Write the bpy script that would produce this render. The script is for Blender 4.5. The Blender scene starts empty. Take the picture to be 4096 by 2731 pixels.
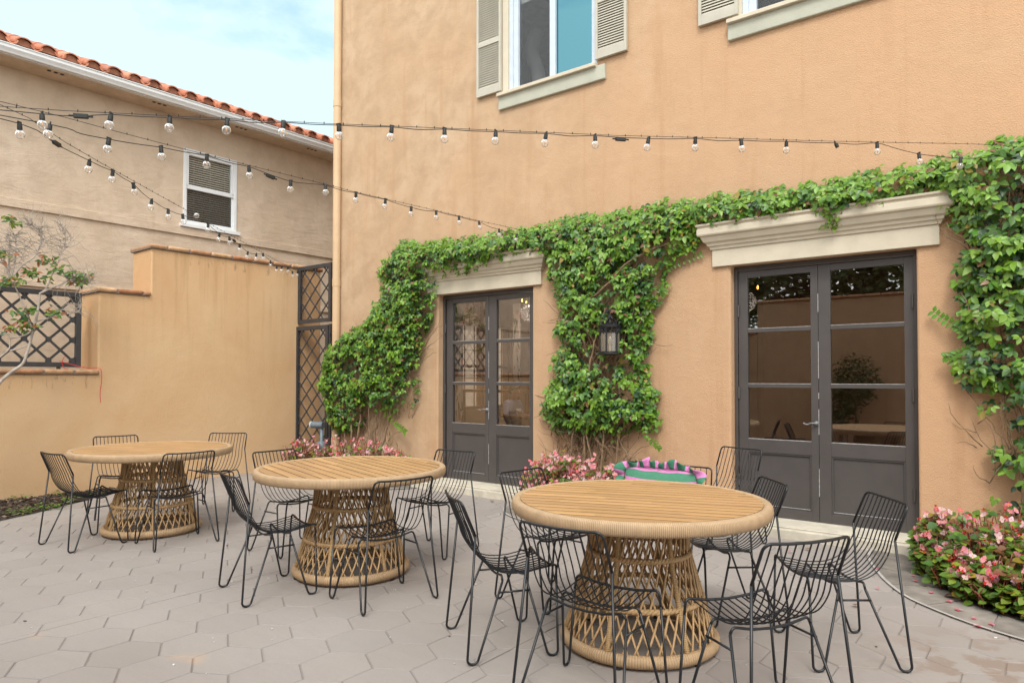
import bpy, math, random
from mathutils import Vector, Matrix, noise
R = math.radians
random.seed(7)
sc = bpy.context.scene
col = sc.collection
F = 7.06            # plane of the house front, metres from the camera along y
V = Vector

# ------------------------------------------------------------------ mesh helpers
class MB:
    def __init__(s):
        s.v = []; s.f = []; s.m = []; s.c = []
    def face(s, pts, m=0, c=None):
        i = len(s.v); s.v += [tuple(p) for p in pts]
        s.f.append(tuple(range(i, i + len(pts)))); s.m.append(m); s.c.append(c)
    def idx(s, f, m=0, c=None):
        s.f.append(tuple(f)); s.m.append(m); s.c.append(c)
    def box(s, x0, x1, y0, y1, z0, z1, m=0, c=None):
        i = len(s.v)
        s.v += [(x0,y0,z0),(x1,y0,z0),(x1,y1,z0),(x0,y1,z0),(x0,y0,z1),(x1,y0,z1),(x1,y1,z1),(x0,y1,z1)]
        for q in ((0,3,2,1),(4,5,6,7),(0,1,5,4),(1,2,6,5),(2,3,7,6),(3,0,4,7)):
            s.idx([i + k for k in q], m, c)
    def obox(s, c, ax, ay, az, m=0, col=None):
        c, ax, ay, az = V(c), V(ax), V(ay), V(az); i = len(s.v)
        for sx, sy, sz in ((-1,-1,-1),(1,-1,-1),(1,1,-1),(-1,1,-1),(-1,-1,1),(1,-1,1),(1,1,1),(-1,1,1)):
            s.v.append(tuple(c + ax*sx + ay*sy + az*sz))
        for q in ((0,3,2,1),(4,5,6,7),(0,1,5,4),(1,2,6,5),(2,3,7,6),(3,0,4,7)):
            s.idx([i + k for k in q], m, col)
    def bar(s, a, b, w, d, up=(0,0,1), m=0):
        a, b = V(a), V(b); t = (b - a).normalized(); u = V(up)
        n = t.cross(u)
        if n.length < 1e-4: n = t.cross(V((0,1,0)))
        n.normalize(); u = n.cross(t)
        s.obox((a + b)/2, t*((b - a).length/2), n*(w/2), u*(d/2), m)
    def tube(s, pts, r, n=6, closed=False, m=0, caps=True, c=None):
        P = [V(p) for p in pts]; k = len(P)
        rad = r if isinstance(r, (list, tuple)) else [r]*k
        T = []
        for i in range(k):
            if closed: t = P[(i+1) % k] - P[i-1]
            else: t = P[min(i+1, k-1)] - P[max(i-1, 0)]
            T.append(t.normalized() if t.length > 1e-9 else V((0,0,1)))
        a = V((0,0,1)) if abs(T[0].z) < .9 else V((1,0,0))
        nrm = (a - T[0]*a.dot(T[0])).normalized()
        base = len(s.v)
        for i in range(k):
            nrm = nrm - T[i]*nrm.dot(T[i])
            nrm = nrm.normalized() if nrm.length > 1e-6 else T[i].orthogonal().normalized()
            b = T[i].cross(nrm)
            for j in range(n):
                q = 2*math.pi*j/n
                s.v.append(tuple(P[i] + (nrm*math.cos(q) + b*math.sin(q))*rad[i]))
        for i in range(k if closed else k-1):
            for j in range(n):
                a0 = base + i*n; a1 = base + ((i+1) % k)*n
                s.idx((a0+j, a0+(j+1) % n, a1+(j+1) % n, a1+j), m, c)
        if caps and not closed:
            s.idx([base + j for j in range(n)][::-1], m, c)
            s.idx([base + (k-1)*n + j for j in range(n)], m, c)
    def lathe(s, prof, n=16, o=(0,0,0), m=0, c=None):
        base = len(s.v); o = V(o)
        for r, z in prof:
            for j in range(n):
                q = 2*math.pi*j/n
                s.v.append((o.x + r*math.cos(q), o.y + r*math.sin(q), o.z + z))
        for i in range(len(prof)-1):
            for j in range(n):
                a0 = base + i*n; a1 = a0 + n
                s.idx((a0+j, a0+(j+1) % n, a1+(j+1) % n, a1+j), m, c)
    def build(s, name, mats, parent=None, smooth=False, bevel=0, seg=2, local=False):
        me = bpy.data.meshes.new(name)
        off = V((0,0,0))
        if parent is not None and not local:
            p = parent
            while p is not None: off += V(p.location); p = p.parent
        vv = s.v if off.length == 0 else [(a-off.x, b-off.y, c-off.z) for a, b, c in s.v]
        me.from_pydata(vv, [], s.f)
        for m in (mats if isinstance(mats, (list, tuple)) else [mats]): me.materials.append(m)
        if any(s.m): me.polygons.foreach_set('material_index', s.m)
        if any(c is not None for c in s.c):
            at = me.attributes.new('tint', 'FLOAT_COLOR', 'FACE')
            fl = []
            for c in s.c: fl += list(c if c is not None else (.5,.5,.5)) + [1.0]
            at.data.foreach_set('color', fl)
        if smooth: me.polygons.foreach_set('use_smooth', [True]*len(me.polygons))
        me.update()
        o = bpy.data.objects.new(name, me); col.objects.link(o)
        if parent is not None: o.parent = parent
        if bevel:
            b = o.modifiers.new('bevel', 'BEVEL'); b.width = bevel; b.segments = seg
            b.limit_method = 'ANGLE'; b.angle_limit = R(35)
        return o

def tag(o, label=None, cat=None, group=None, kind=None):
    if label: o['label'] = label
    if cat: o['category'] = cat
    if group: o['group'] = group
    if kind: o['kind'] = kind
    return o
def thing(name, label, cat, loc=(0,0,0), rz=0, group=None):
    o = bpy.data.objects.new(name, None); col.objects.link(o)
    o.location = loc; o.rotation_euler = (0,0,rz); o.empty_display_size = .1
    return tag(o, label, cat, group)
def copy_tree(o, parent=None):
    c = o.copy(); col.objects.link(c)
    if parent is not None: c.parent = parent
    for ch in list(o.children): copy_tree(ch, c)
    return c
def fillet(pts, rs, n=5):
    """polyline with rounded corners"""
    P = [V(p) for p in pts]; out = [P[0]]
    for i in range(1, len(P)-1):
        r = rs[i-1] if isinstance(rs, (list, tuple)) else rs
        a = (P[i-1]-P[i]); b = (P[i+1]-P[i]); la, lb = a.length, b.length
        a.normalize(); b.normalize(); ang = a.angle(b)
        if ang > math.pi-.02 or r <= 0: out.append(P[i]); continue
        d = min(r/math.tan(ang/2), la*.49, lb*.49); rr = d*math.tan(ang/2)
        c = P[i] + (a+b).normalized()*(rr/math.sin(ang/2))
        p0 = P[i]+a*d; p1 = P[i]+b*d; u = p0-c; w = p1-c; th = u.angle(w)
        for k in range(n+1):
            t = k/n
            q = (u*math.sin((1-t)*th) + w*math.sin(t*th))/math.sin(th) if th > 1e-4 else u
            out.append(c+q)
    out.append(P[-1]); return out
def spline(pts, n=8):
    P = [V(p) for p in pts]; out = []
    for i in range(len(P)-1):
        p0 = P[max(i-1,0)]; p1 = P[i]; p2 = P[i+1]; p3 = P[min(i+2, len(P)-1)]
        for k in range(n):
            t = k/n
            out.append(.5*((2*p1)+(p2-p0)*t+(2*p0-5*p1+4*p2-p3)*t*t+(3*p1-p0-3*p2+p3)*t**3))
    out.append(P[-1]); return out
def inside(p, poly):
    x, z = p; c = False; j = len(poly)-1
    for i in range(len(poly)):
        xi, zi = poly[i]; xj, zj = poly[j]
        if (zi > z) != (zj > z) and x < (xj-xi)*(z-zi)/(zj-zi)+xi: c = not c
        j = i
    return c
def edge_dist(p, poly):
    best = 9; p = V((p[0], p[1]))
    for i in range(len(poly)):
        a = V(poly[i-1]); b = V(poly[i]); d = b-a
        t = max(0, min(1, (p-a).dot(d)/max(d.length_squared, 1e-9)))
        best = min(best, (p-a-d*t).length)
    return best

# ------------------------------------------------------------------ materials
def nt(name):
    m = bpy.data.materials.new(name); m.use_nodes = True
    t = m.node_tree; t.nodes.clear()
    o = t.nodes.new('ShaderNodeOutputMaterial')
    b = t.nodes.new('ShaderNodeBsdfPrincipled'); t.links.new(b.outputs[0], o.inputs[0])
    return m, t, b, o
def N(t, kind, **kw):
    n = t.nodes.new('ShaderNode'+kind)
    for k, v in kw.items():
        if k.startswith('i_'):
            key = k[2:]; n.inputs[int(key) if key.isdigit() else key.replace('_', ' ')].default_value = v
        else: setattr(n, k, v)
    return n
def mathn(t, op, a, b=None, clamp=False):
    n = N(t, 'Math', operation=op); n.use_clamp = clamp
    for i, x in enumerate((a, b)):
        if x is None: continue
        if hasattr(x, 'is_linked'): t.links.new(x, n.inputs[i])
        else: n.inputs[i].default_value = x
    return n.outputs[0]
def rgb(c): return (c[0], c[1], c[2], 1)
def ramp(t, fac, stops):
    n = N(t, 'ValToRGB'); e = n.color_ramp.elements
    while len(e) < len(stops): e.new(.5)
    for el, (p, c) in zip(e, stops): el.position = p; el.color = rgb(c) if not isinstance(c, (int, float)) else (c,c,c,1)
    t.links.new(fac, n.inputs[0]); return n.outputs[0]
def mixc(t, fac, a, b, mode='MIX'):
    n = N(t, 'Mix', data_type='RGBA', blend_type=mode)
    for i, x in ((0, fac), (6, a), (7, b)):
        if hasattr(x, 'is_linked'): t.links.new(x, n.inputs[i])
        else: n.inputs[i].default_value = x if i == 0 else rgb(x)
    return n.outputs[2]
def coords(t, scale=(1,1,1)):
    tc = N(t, 'TexCoord'); mp = N(t, 'Mapping'); mp.inputs['Scale'].default_value = scale
    t.links.new(tc.outputs['Object'], mp.inputs[0]); return mp.outputs[0]
def noisen(t, co, scale, detail=4, rough=.55, dist=0):
    n = N(t, 'TexNoise'); n.inputs['Scale'].default_value = scale; n.inputs['Detail'].default_value = detail
    n.inputs['Roughness'].default_value = rough; n.inputs['Distortion'].default_value = dist
    t.links.new(co, n.inputs['Vector']); return n.outputs[0]
def bump(t, b, h, strength, dist=.01):
    n = N(t, 'Bump'); n.inputs['Strength'].default_value = strength; n.inputs['Distance'].default_value = dist
    t.links.new(h, n.inputs['Height']); t.links.new(n.outputs[0], b.inputs['Normal'])
def simple(name, c, rough=.6, var=.12, scale=6, metal=0, bs=0, bscale=60, spec=.5):
    m, t, b, o = nt(name); co = coords(t)
    n = noisen(t, co, scale)
    lo = [x*(1-var) for x in c]; hi = [min(1, x*(1+var)) for x in c]
    t.links.new(ramp(t, n, [(.3, lo), (.7, hi)]), b.inputs['Base Color'])
    b.inputs['Roughness'].default_value = rough; b.inputs['Metallic'].default_value = metal
    b.inputs['Specular IOR Level'].default_value = spec
    if bs: bump(t, b, noisen(t, co, bscale), bs, .006)
    return m
def stucco(name, c1, c2, c3, stain=None, streak=0, bs=.55, fine=75, trowel=0, orange_tone=None):
    """mottled plaster: three tones in soft clouds, fine grain bump, optional vertical stain streaks"""
    m, t, b, o = nt(name); co = coords(t)
    big = noisen(t, co, .9, 5, .6, .4); mid = noisen(t, co, 3.2, 5, .65, .3)
    a = ramp(t, big, [(.32, c1), (.52, c2), (.7, c3)])
    a = mixc(t, mathn(t, 'MULTIPLY', ramp(t, mid, [(.42, 0.), (.64, 1.)]), .75), a, [x*.87 for x in c1])
    if orange_tone:
        # big irregular areas mixed towards a stronger orange, mostly low down and to the right
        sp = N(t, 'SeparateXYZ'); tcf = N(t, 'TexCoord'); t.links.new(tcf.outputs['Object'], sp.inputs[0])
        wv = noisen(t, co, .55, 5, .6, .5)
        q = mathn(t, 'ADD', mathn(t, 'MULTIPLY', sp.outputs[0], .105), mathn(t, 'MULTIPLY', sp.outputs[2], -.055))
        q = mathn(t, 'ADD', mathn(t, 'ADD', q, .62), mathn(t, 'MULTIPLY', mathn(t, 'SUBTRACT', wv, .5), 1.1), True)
        a = mixc(t, q, a, orange_tone)
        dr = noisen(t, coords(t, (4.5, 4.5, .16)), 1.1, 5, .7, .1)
        a = mixc(t, mathn(t, 'MULTIPLY', ramp(t, dr, [(.60, 0.), (.72, 1.)]), .2), a, [x*.72 for x in orange_tone])
        ft = noisen(t, co, 4.5, 6, .7, .2)
        foot = ramp(t, mathn(t, 'ADD', mathn(t, 'MULTIPLY', sp.outputs[2], 1.6), mathn(t, 'MULTIPLY', ft, .9)), [(.38, 1.), (.78, 0.)])
        a = mixc(t, mathn(t, 'MULTIPLY', foot, .45), a, (.30,.21,.14))
    spk = noisen(t, co, 55, 3, .6)
    a = mixc(t, mathn(t, 'MULTIPLY', ramp(t, spk, [(.5, 0.), (.78, 1.)]), .22), a, [x*.72 for x in c1])
    if streak:
        sv = noisen(t, coords(t, (3.2, 3.2, .22)), 1.6, 4, .6, .2)
        a = mixc(t, mathn(t, 'MULTIPLY', ramp(t, sv, [(.56, 0.), (.74, 1.)]), streak), a, stain)
    t.links.new(a, b.inputs['Base Color'])
    b.inputs['Roughness'].default_value = .93; b.inputs['Specular IOR Level'].default_value = .15
    h = mathn(t, 'ADD', noisen(t, co, fine, 3, .6), mathn(t, 'MULTIPLY', noisen(t, co, 9, 3), .8))
    if trowel:
        tr = noisen(t, coords(t, (1, .55, 1.6)), 3.4, 6, .62, 1.6)
        h = mathn(t, 'ADD', mathn(t, 'MULTIPLY', h, .6), mathn(t, 'MULTIPLY', tr, trowel))
    bump(t, b, h, bs, .012)
    return m
M = {}
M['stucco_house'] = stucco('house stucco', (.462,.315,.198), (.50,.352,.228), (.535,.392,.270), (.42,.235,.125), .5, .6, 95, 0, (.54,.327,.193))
M['stucco_wall'] = stucco('garden wall stucco', (.60,.365,.165), (.64,.40,.19), (.66,.43,.215), (.42,.27,.13), .35, .55, 80)
M['stucco_far'] = stucco('neighbour stucco', (.54,.42,.312), (.575,.455,.347), (.60,.48,.375), (.44,.31,.19), .25, .45, 60, 2.2)
M['trim'] = simple('cream trim paint', (.545,.48,.375), .75, .07, 5, 0, .25, 35)
M['sill'] = simple('grey cream sill stucco', (.415,.41,.335), .85, .07, 5, 0, .35, 70)
M['shutter'] = simple('putty shutter paint', (.445,.415,.345), .55, .06, 8, 0, .1, 40)
M['concrete'] = simple('pale step concrete', (.50,.45,.37), .85, .16, 7, 0, .4, 40)
M['white'] = simple('white vinyl frame', (.70,.71,.72), .35, .04)
M['frame_blue'] = simple('bluish white aluminium frame', (.50,.555,.63), .4, .06, 9)
M['door'] = simple('dark brown door paint', (.070,.061,.059), .42, .08, 4, 0, .12, 30)
M['door_worn'] = simple('pale worn paint edge', (.33,.31,.31), .5, .3, 40)
M['iron'] = simple('dark iron', (.028,.027,.029), .5, .2, 20, .3)
M['chair'] = simple('black powder coated rod', (.012,.013,.016), .36, .25, 30, .2)
M['trellis'] = simple('charcoal trellis paint', (.040,.039,.042), .45, .2, 12)
M['steel'] = simple('worn steel', (.22,.22,.23), .5, .2, 20, .5)
M['pipe'] = simple('tan painted pipe', (.57,.39,.235), .5, .06)
M['grey_pipe'] = simple('grey painted pipe', (.14,.17,.20), .5, .15, 14)
M['pipe_cap'] = simple('pale grey pipe end', (.46,.49,.53), .45, .08)
M['rubber'] = simple('black rubber cord', (.013,.014,.013), .55, .2)
M['terracotta'] = None
M['soil'] = simple('dark garden soil', (.035,.024,.017), .95, .4, 18, 0, .8, 30)
M['ribbon'] = simple('red ribbon', (.55,.03,.03), .5, .1)
M['twig'] = simple('grey twig bark', (.36,.31,.27), .85, .25, 14, 0, .3, 60)
M['stem'] = simple('brown vine stem', (.21,.135,.08), .85, .3, 16, 0, .3, 70)
M['room'] = simple('dim room plaster', (.24,.135,.10), .8, .1, 3)
M['room_floor'] = simple('dark wooden floor', (.12,.06,.035), .5, .25, 5)
M['wood_dark'] = simple('brown varnished wood', (.22,.11,.05), .4, .25, 7)
M['skin'] = simple('skin', (.50,.27,.18), .55, .06)
M['hair'] = simple('dark brown hair', (.03,.018,.012), .5, .2)
M['shirt'] = simple('light blue shirt cloth', (.27,.37,.60), .8, .08, 20, 0, .2, 90)
M['trousers'] = simple('navy trousers', (.03,.035,.06), .8, .1)
M['china'] = simple('white china', (.75,.74,.71), .25, .03)
M['blind'] = simple('beige blind slat', (.74,.68,.58), .5, .05)
M['dark'] = simple('dark recess', (.02,.018,.016), .8, .2)
M['sofa'] = simple('grey foam tube', (.70,.70,.74), .6, .05)
M['screen_dark'] = simple('grey interior', (.16,.155,.16), .8, .1)

def attr_mat(name, rough=.5, trans=0, bs=0, spec=.5, var=.12, nscale=30):
    m, t, b, o = nt(name)
    a = N(t, 'Attribute', attribute_name='tint'); co = coords(t)
    n = noisen(t, co, nscale, 3)
    c = mixc(t, 1.0, a.outputs['Color'], ramp(t, n, [(.3, 1-var*2), (.7, 1.0)]), 'MULTIPLY')
    t.links.new(c, b.inputs['Base Color']); b.inputs['Roughness'].default_value = rough
    b.inputs['Specular IOR Level'].default_value = spec
    if bs: bump(t, b, noisen(t, co, 90, 3), bs, .004)
    if trans:
        tr = N(t, 'BsdfTranslucent'); t.links.new(c, tr.inputs[0])
        mx = N(t, 'MixShader'); mx.inputs[0].default_value = trans
        t.links.new(b.outputs[0], mx.inputs[1]); t.links.new(tr.outputs[0], mx.inputs[2])
        t.links.new(mx.outputs[0], o.inputs[0])
    return m
M['leaf'] = attr_mat('leaf', .38, .28, 0, .5, .1, 60)
M['petal'] = attr_mat('petal', .55, .35, 0, .3, .05, 60)
M['terracotta'] = attr_mat('terracotta', .75, 0, .4, .3, .2, 14)
M['bark'] = attr_mat('bark chip', .9, 0, .3, .2, .2, 40)

def glass(name, refl=.12, tint=(1,1,1), rcol=(1,1,1), haze=0, body=0, bodycol=(.5,.5,.5)):
    """thin pane: straight see-through plus a mirror layer that grows at grazing angles"""
    m = bpy.data.materials.new(name); m.use_nodes = True; t = m.node_tree; t.nodes.clear()
    o = t.nodes.new('ShaderNodeOutputMaterial')
    tr = N(t, 'BsdfTransparent'); tr.inputs[0].default_value = rgb(tint)
    gl = N(t, 'BsdfGlossy'); gl.inputs['Roughness'].default_value = haze; gl.inputs[0].default_value = rgb(rcol)
    lw = N(t, 'LayerWeight'); lw.inputs[0].default_value = .18
    f = mathn(t, 'ADD', mathn(t, 'MULTIPLY', lw.outputs['Fresnel'], 1-refl), refl, True)
    mx = N(t, 'MixShader'); t.links.new(f, mx.inputs[0]); t.links.new(tr.outputs[0], mx.inputs[1]); t.links.new(gl.outputs[0], mx.inputs[2])
    out = mx.outputs[0]
    if body:
        d = N(t, 'BsdfDiffuse'); d.inputs[0].default_value = rgb(bodycol)
        m2 = N(t, 'MixShader'); m2.inputs[0].default_value = body
        t.links.new(out, m2.inputs[1]); t.links.new(d.outputs[0], m2.inputs[2]); out = m2.outputs[0]
    t.links.new(out, o.inputs[0]); return m
M['pane'] = glass('door glass', .135, (.93,.91,.90))
M['pane_blue'] = glass('blue reflective film glass', .40, (.1,.16,.18), (.22,.52,.62))
M['pane_far'] = glass('window glass', .05, (.95,.96,.96))
M['screen'] = glass('insect screen', .02, (.80,.80,.80), (1,1,1), .3, .06, (.16,.16,.16))
M['globe'] = glass('clear bulb glass', .07, (.975,.98,.985), (1,1,1), .02, .10, (.88,.89,.90))
M['lantern_glass'] = glass('seeded lantern glass', .10, (.7,.66,.58), (1,1,1), .15, .35, (.36,.31,.25))
def emit(name, c, s):
    m = bpy.data.materials.new(name); m.use_nodes = True; t = m.node_tree; t.nodes.clear()
    o = t.nodes.new('ShaderNodeOutputMaterial'); e = N(t, 'Emission'); e.inputs[0].default_value = rgb(c); e.inputs[1].default_value = s
    t.links.new(e.outputs[0], o.inputs[0]); return m
M['lamp'] = emit('lit warm bulb', (1,.42,.07), 6)
M['filament'] = simple('amber filament', (.75,.33,.08), .5, .1)

def wood_top():
    m, t, b, o = nt('teak slats')
    a = N(t, 'Attribute', attribute_name='tint')
    g = noisen(t, coords(t, (1.2, 26, 6)), 3.0, 5, .6, .6)
    g2 = noisen(t, coords(t, (.7, 7, 3)), 2.0, 4, .6, .3)
    c = mixc(t, mathn(t, 'MULTIPLY', ramp(t, g, [(.35, 0.), (.7, 1.)]), .35), a.outputs['Color'], (.33,.17,.06))
    c = mixc(t, mathn(t, 'MULTIPLY', ramp(t, g2, [(.45, 0.), (.75, 1.)]), .35), c, (.50,.30,.135))
    t.links.new(c, b.inputs['Base Color']); b.inputs['Roughness'].default_value = .5
    bump(t, b, g, .12, .003); return m
M['teak'] = wood_top()
def rattan(name, wraps, amp=.5, base=(.46,.31,.18), along=None):
    """wound cane: ridges run round the ring; counted by angle about the ring's own axis"""
    m, t, b, o = nt(name); tc = N(t, 'TexCoord')
    sx = N(t, 'SeparateXYZ'); t.links.new(tc.outputs['Object'], sx.inputs[0])
    if along is None:
        ang = mathn(t, 'ARCTAN2', sx.outputs[1], sx.outputs[0])
        w = mathn(t, 'SINE', mathn(t, 'MULTIPLY', ang, wraps))
    else:
        w = mathn(t, 'SINE', mathn(t, 'MULTIPLY', sx.outputs[2], along))
    co = coords(t); n = noisen(t, co, 14, 4)
    c = ramp(t, n, [(.3, [x*.86 for x in base]), (.7, [min(1, x*1.1) for x in base])])
    dark = ramp(t, mathn(t, 'ADD', mathn(t, 'MULTIPLY', w, .5), .5), [(.0, 1.), (.4, 0.)])
    c = mixc(t, mathn(t, 'MULTIPLY', dark, amp), c, [x*.42 for x in base])
    t.links.new(c, b.inputs['Base Color']); b.inputs['Roughness'].default_value = .55
    bump(t, b, w, .5, .003); return m
M['rim'] = rattan('wound cane rim', 480, .55)
M['ring'] = rattan('wound cane base ring', 190, .32, (.45,.30,.17))
M['cane'] = simple('bare cane rod', (.46,.295,.145), .55, .22, 12, 0, .2, 50)
M['cane_post'] = rattan('wound cane post', 1, .3, (.44,.28,.13), 700)

def paving_mat():
    m, t, b, o = nt('stamped concrete'); co = coords(t)
    a = N(t, 'Attribute', attribute_name='tint')
    big = noisen(t, co, .7, 5, .6, .3); fine = noisen(t, co, 38, 4, .6); sw = noisen(t, coords(t, (1.0, 4.0, 1)), 2.6, 5, .6, .8)
    c = mixc(t, mathn(t, 'MULTIPLY', ramp(t, big, [(.35, 0.), (.7, 1.)]), .4), a.outputs['Color'], (.315,.282,.268))
    c = mixc(t, mathn(t, 'MULTIPLY', ramp(t, sw, [(.45, 0.), (.7, 1.)]), .25), c, (.235,.205,.192))
    c = mixc(t, mathn(t, 'MULTIPLY', ramp(t, fine, [(.4, 0.), (.75, 1.)]), .2), c, (.24,.212,.198))
    # worn brown patches near the flower bed on the right, rust spots on the left
    geo = N(t, 'NewGeometry'); dv = N(t, 'VectorMath', operation='DISTANCE'); dv.inputs[1].default_value = (-.05, 4.25, 0)
    t.links.new(geo.outputs['Position'], dv.inputs[0])
    reach = ramp(t, mathn(t, 'MULTIPLY', dv.outputs['Value'], .8), [(.25, 1.), (.75, 0.)])
    pn = noisen(t, coords(t, (1, 1.2, 1)), 4.2, 5, .6, .5)
    patch = mathn(t, 'MULTIPLY', ramp(t, pn, [(.5, 0.), (.56, 1.)]), reach)
    c = mixc(t, mathn(t, 'MULTIPLY', patch, .7), c, (.21,.15,.115))
    sp = noisen(t, co, 2.3, 2, .4)
    c = mixc(t, mathn(t, 'MULTIPLY', ramp(t, sp, [(.72, 0.), (.8, 1.)]), .35), c, (.45,.29,.17))
    t.links.new(c, b.inputs['Base Color'])
    t.links.new(ramp(t, big, [(.3, .55), (.7, .8)]), b.inputs['Roughness'])
    b.inputs['Specular IOR Level'].default_value = .35
    bump(t, b, mathn(t, 'ADD', fine, mathn(t, 'MULTIPLY', sw, .8)), .28, .006); return m
M['paving'] = paving_mat()
M['flag'] = attr_mat('border flagstone', .75, 0, .4, .35, .22, 7)
M['strip'] = simple('pale stone strip', (.36,.335,.315), .8, .12, 9, 0, .3, 40)
M['earth'] = simple('bare earth', (.24,.20,.16), .95, .2, 3)

# ------------------------------------------------------------------ camera, world, light
cam = bpy.data.cameras.new('camera'); co_ = bpy.data.objects.new('camera', cam); col.objects.link(co_)
yaw, pitch, roll = R(-37.5751), R(1.1976), R(.0456)
fw = V((math.sin(yaw)*math.cos(pitch), math.cos(yaw)*math.cos(pitch), math.sin(pitch)))
rt = V((math.cos(yaw), -math.sin(yaw), 0)); up = rt.cross(fw)
r2 = rt*math.cos(roll)+up*math.sin(roll); u2 = up*math.cos(roll)-rt*math.sin(roll)
co_.matrix_world = Matrix(((r2.x,u2.x,-fw.x,0),(r2.y,u2.y,-fw.y,0),(r2.z,u2.z,-fw.z,1.5),(0,0,0,1)))
cam.sensor_width = 36; cam.lens = 36*2763.95/4096; cam.shift_y = 89.2/4096
cam.clip_start = .05; cam.clip_end = 500
sc.camera = co_

SUN = V((.34, -.58, .80)).normalized()
w = bpy.data.worlds.new('World'); sc.world = w; w.use_nodes = True; t = w.node_tree; t.nodes.clear()
wo = t.nodes.new('ShaderNodeOutputWorld'); bg = t.nodes.new('ShaderNodeBackground'); t.links.new(bg.outputs[0], wo.inputs[0])
sky = N(t, 'TexSky', sky_type='NISHITA'); sky.sun_disc = False
sky.sun_elevation = math.asin(SUN.z); sky.sun_rotation = math.atan2(SUN.x, SUN.y)
sky.air_density = 1.0; sky.dust_density = 1.5
tc = N(t, 'TexCoord'); mp = N(t, 'Mapping'); mp.inputs['Scale'].default_value = (1, 1, 2.6); t.links.new(tc.outputs['Generated'], mp.inputs[0])
mp.inputs['Location'].default_value = (.35, .1, .0)
cl = noisen(t, mp.outputs[0], 2.1, 7, .55, .5)
fac = ramp(t, cl, [(.30, 0.), (.47, 1.)])
dt = N(t, 'VectorMath', operation='DOT_PRODUCT'); dt.inputs[1].default_value = SUN; t.links.new(tc.outputs['Generated'], dt.inputs[0])
br = ramp(t, mathn(t, 'ADD', mathn(t, 'MULTIPLY', dt.outputs['Value'], .5), .5), [(.45, 0.), (1., 1.)])
cb = mixc(t, br, (5.0,6.4,6.9), (17,17,16.5))
blue = mixc(t, 1.0, sky.outputs[0], (1.25,1.9,1.85), 'MULTIPLY')
t.links.new(mixc(t, fac, blue, cb), bg.inputs[0]); bg.inputs[1].default_value = .1
sl = bpy.data.lights.new('sun', 'SUN'); sl.energy = 1.4; sl.angle = R(18); sl.color = (1, .95, .87)
so = bpy.data.objects.new('sun', sl); col.objects.link(so); so.rotation_euler = SUN.to_track_quat('Z', 'Y').to_euler(); so.location = (0,0,20)
sc.view_settings.view_transform = 'Standard'; sc.view_settings.look = 'None'; sc.view_settings.gamma = 1
sc.view_settings.exposure = .74
sc.cycles.max_bounces = 10; sc.cycles.transparent_max_bounces = 24; sc.cycles.glossy_bounces = 4; sc.cycles.diffuse_bounces = 4
sc.cycles.use_denoising = True; sc.cycles.sample_clamp_indirect = 6

# ------------------------------------------------------------------ ground
g = MB(); g.box(-60, 60, -60, 60, -.3, -.03)
tag(g.build('ground', M['earth']), kind='structure')

BEDS = {  # planting bed outline (front edge) and outer edge of its stone border
 'right': ([(-.87,7.06),(-.87,6.58),(-.72,6.12),(-.58,5.81),(-.47,5.6),(-.34,5.46),(-.18,5.35),(0,5.27),(.3,5.17),(.8,5.1),(1.6,5.1)],
           [(-1.22,7.06),(-1.2,6.55),(-1.14,6.28),(-.99,5.87),(-.89,5.65),(-.75,5.41),(-.58,5.24),(-.42,5.11),(-.25,5.01),(.1,4.86),(.5,4.78),(1.6,4.75)]),
 'middle': ([(-4.95,7.06),(-4.9,6.72),(-4.72,6.42),(-4.45,6.24),(-4.1,6.17),(-3.75,6.22),(-3.45,6.4),(-3.22,6.72),(-3.15,7.06)],
            [(-5.0,6.71),(-5.0,6.4),(-4.8,6.1),(-4.5,5.9),(-4.1,5.83),(-3.7,5.89),(-3.3,6.12),(-2.95,6.5),(-2.85,6.71)]),
 'left': ([(-9.75,7.0),(-9.6,6.7),(-9.1,6.45),(-8.4,6.32),(-7.8,6.36),(-7.35,6.52),(-7.05,6.8),(-6.98,7.06)],
          [(-9.8,6.5),(-9.2,6.15),(-8.4,6.0),(-7.7,6.05),(-7.15,6.25),(-6.9,6.5),(-6.8,6.71)]),
}
WALLBED = [(-10.15,-3.0),(-8.3,-1.0),(-8.45,1.6),(-8.694,2.496),(-8.906,2.908),(-9.245,3.443),(-9.6,3.95),(-10.0,4.5),(-10.3,4.6),(-10.4,-3)]
bedpoly = {}
for k, (inn, outr) in BEDS.items(): bedpoly[k] = outr + [(outr[-1][0], 7.2), (outr[0][0], 7.2)]
bedpoly['wall'] = WALLBED
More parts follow.
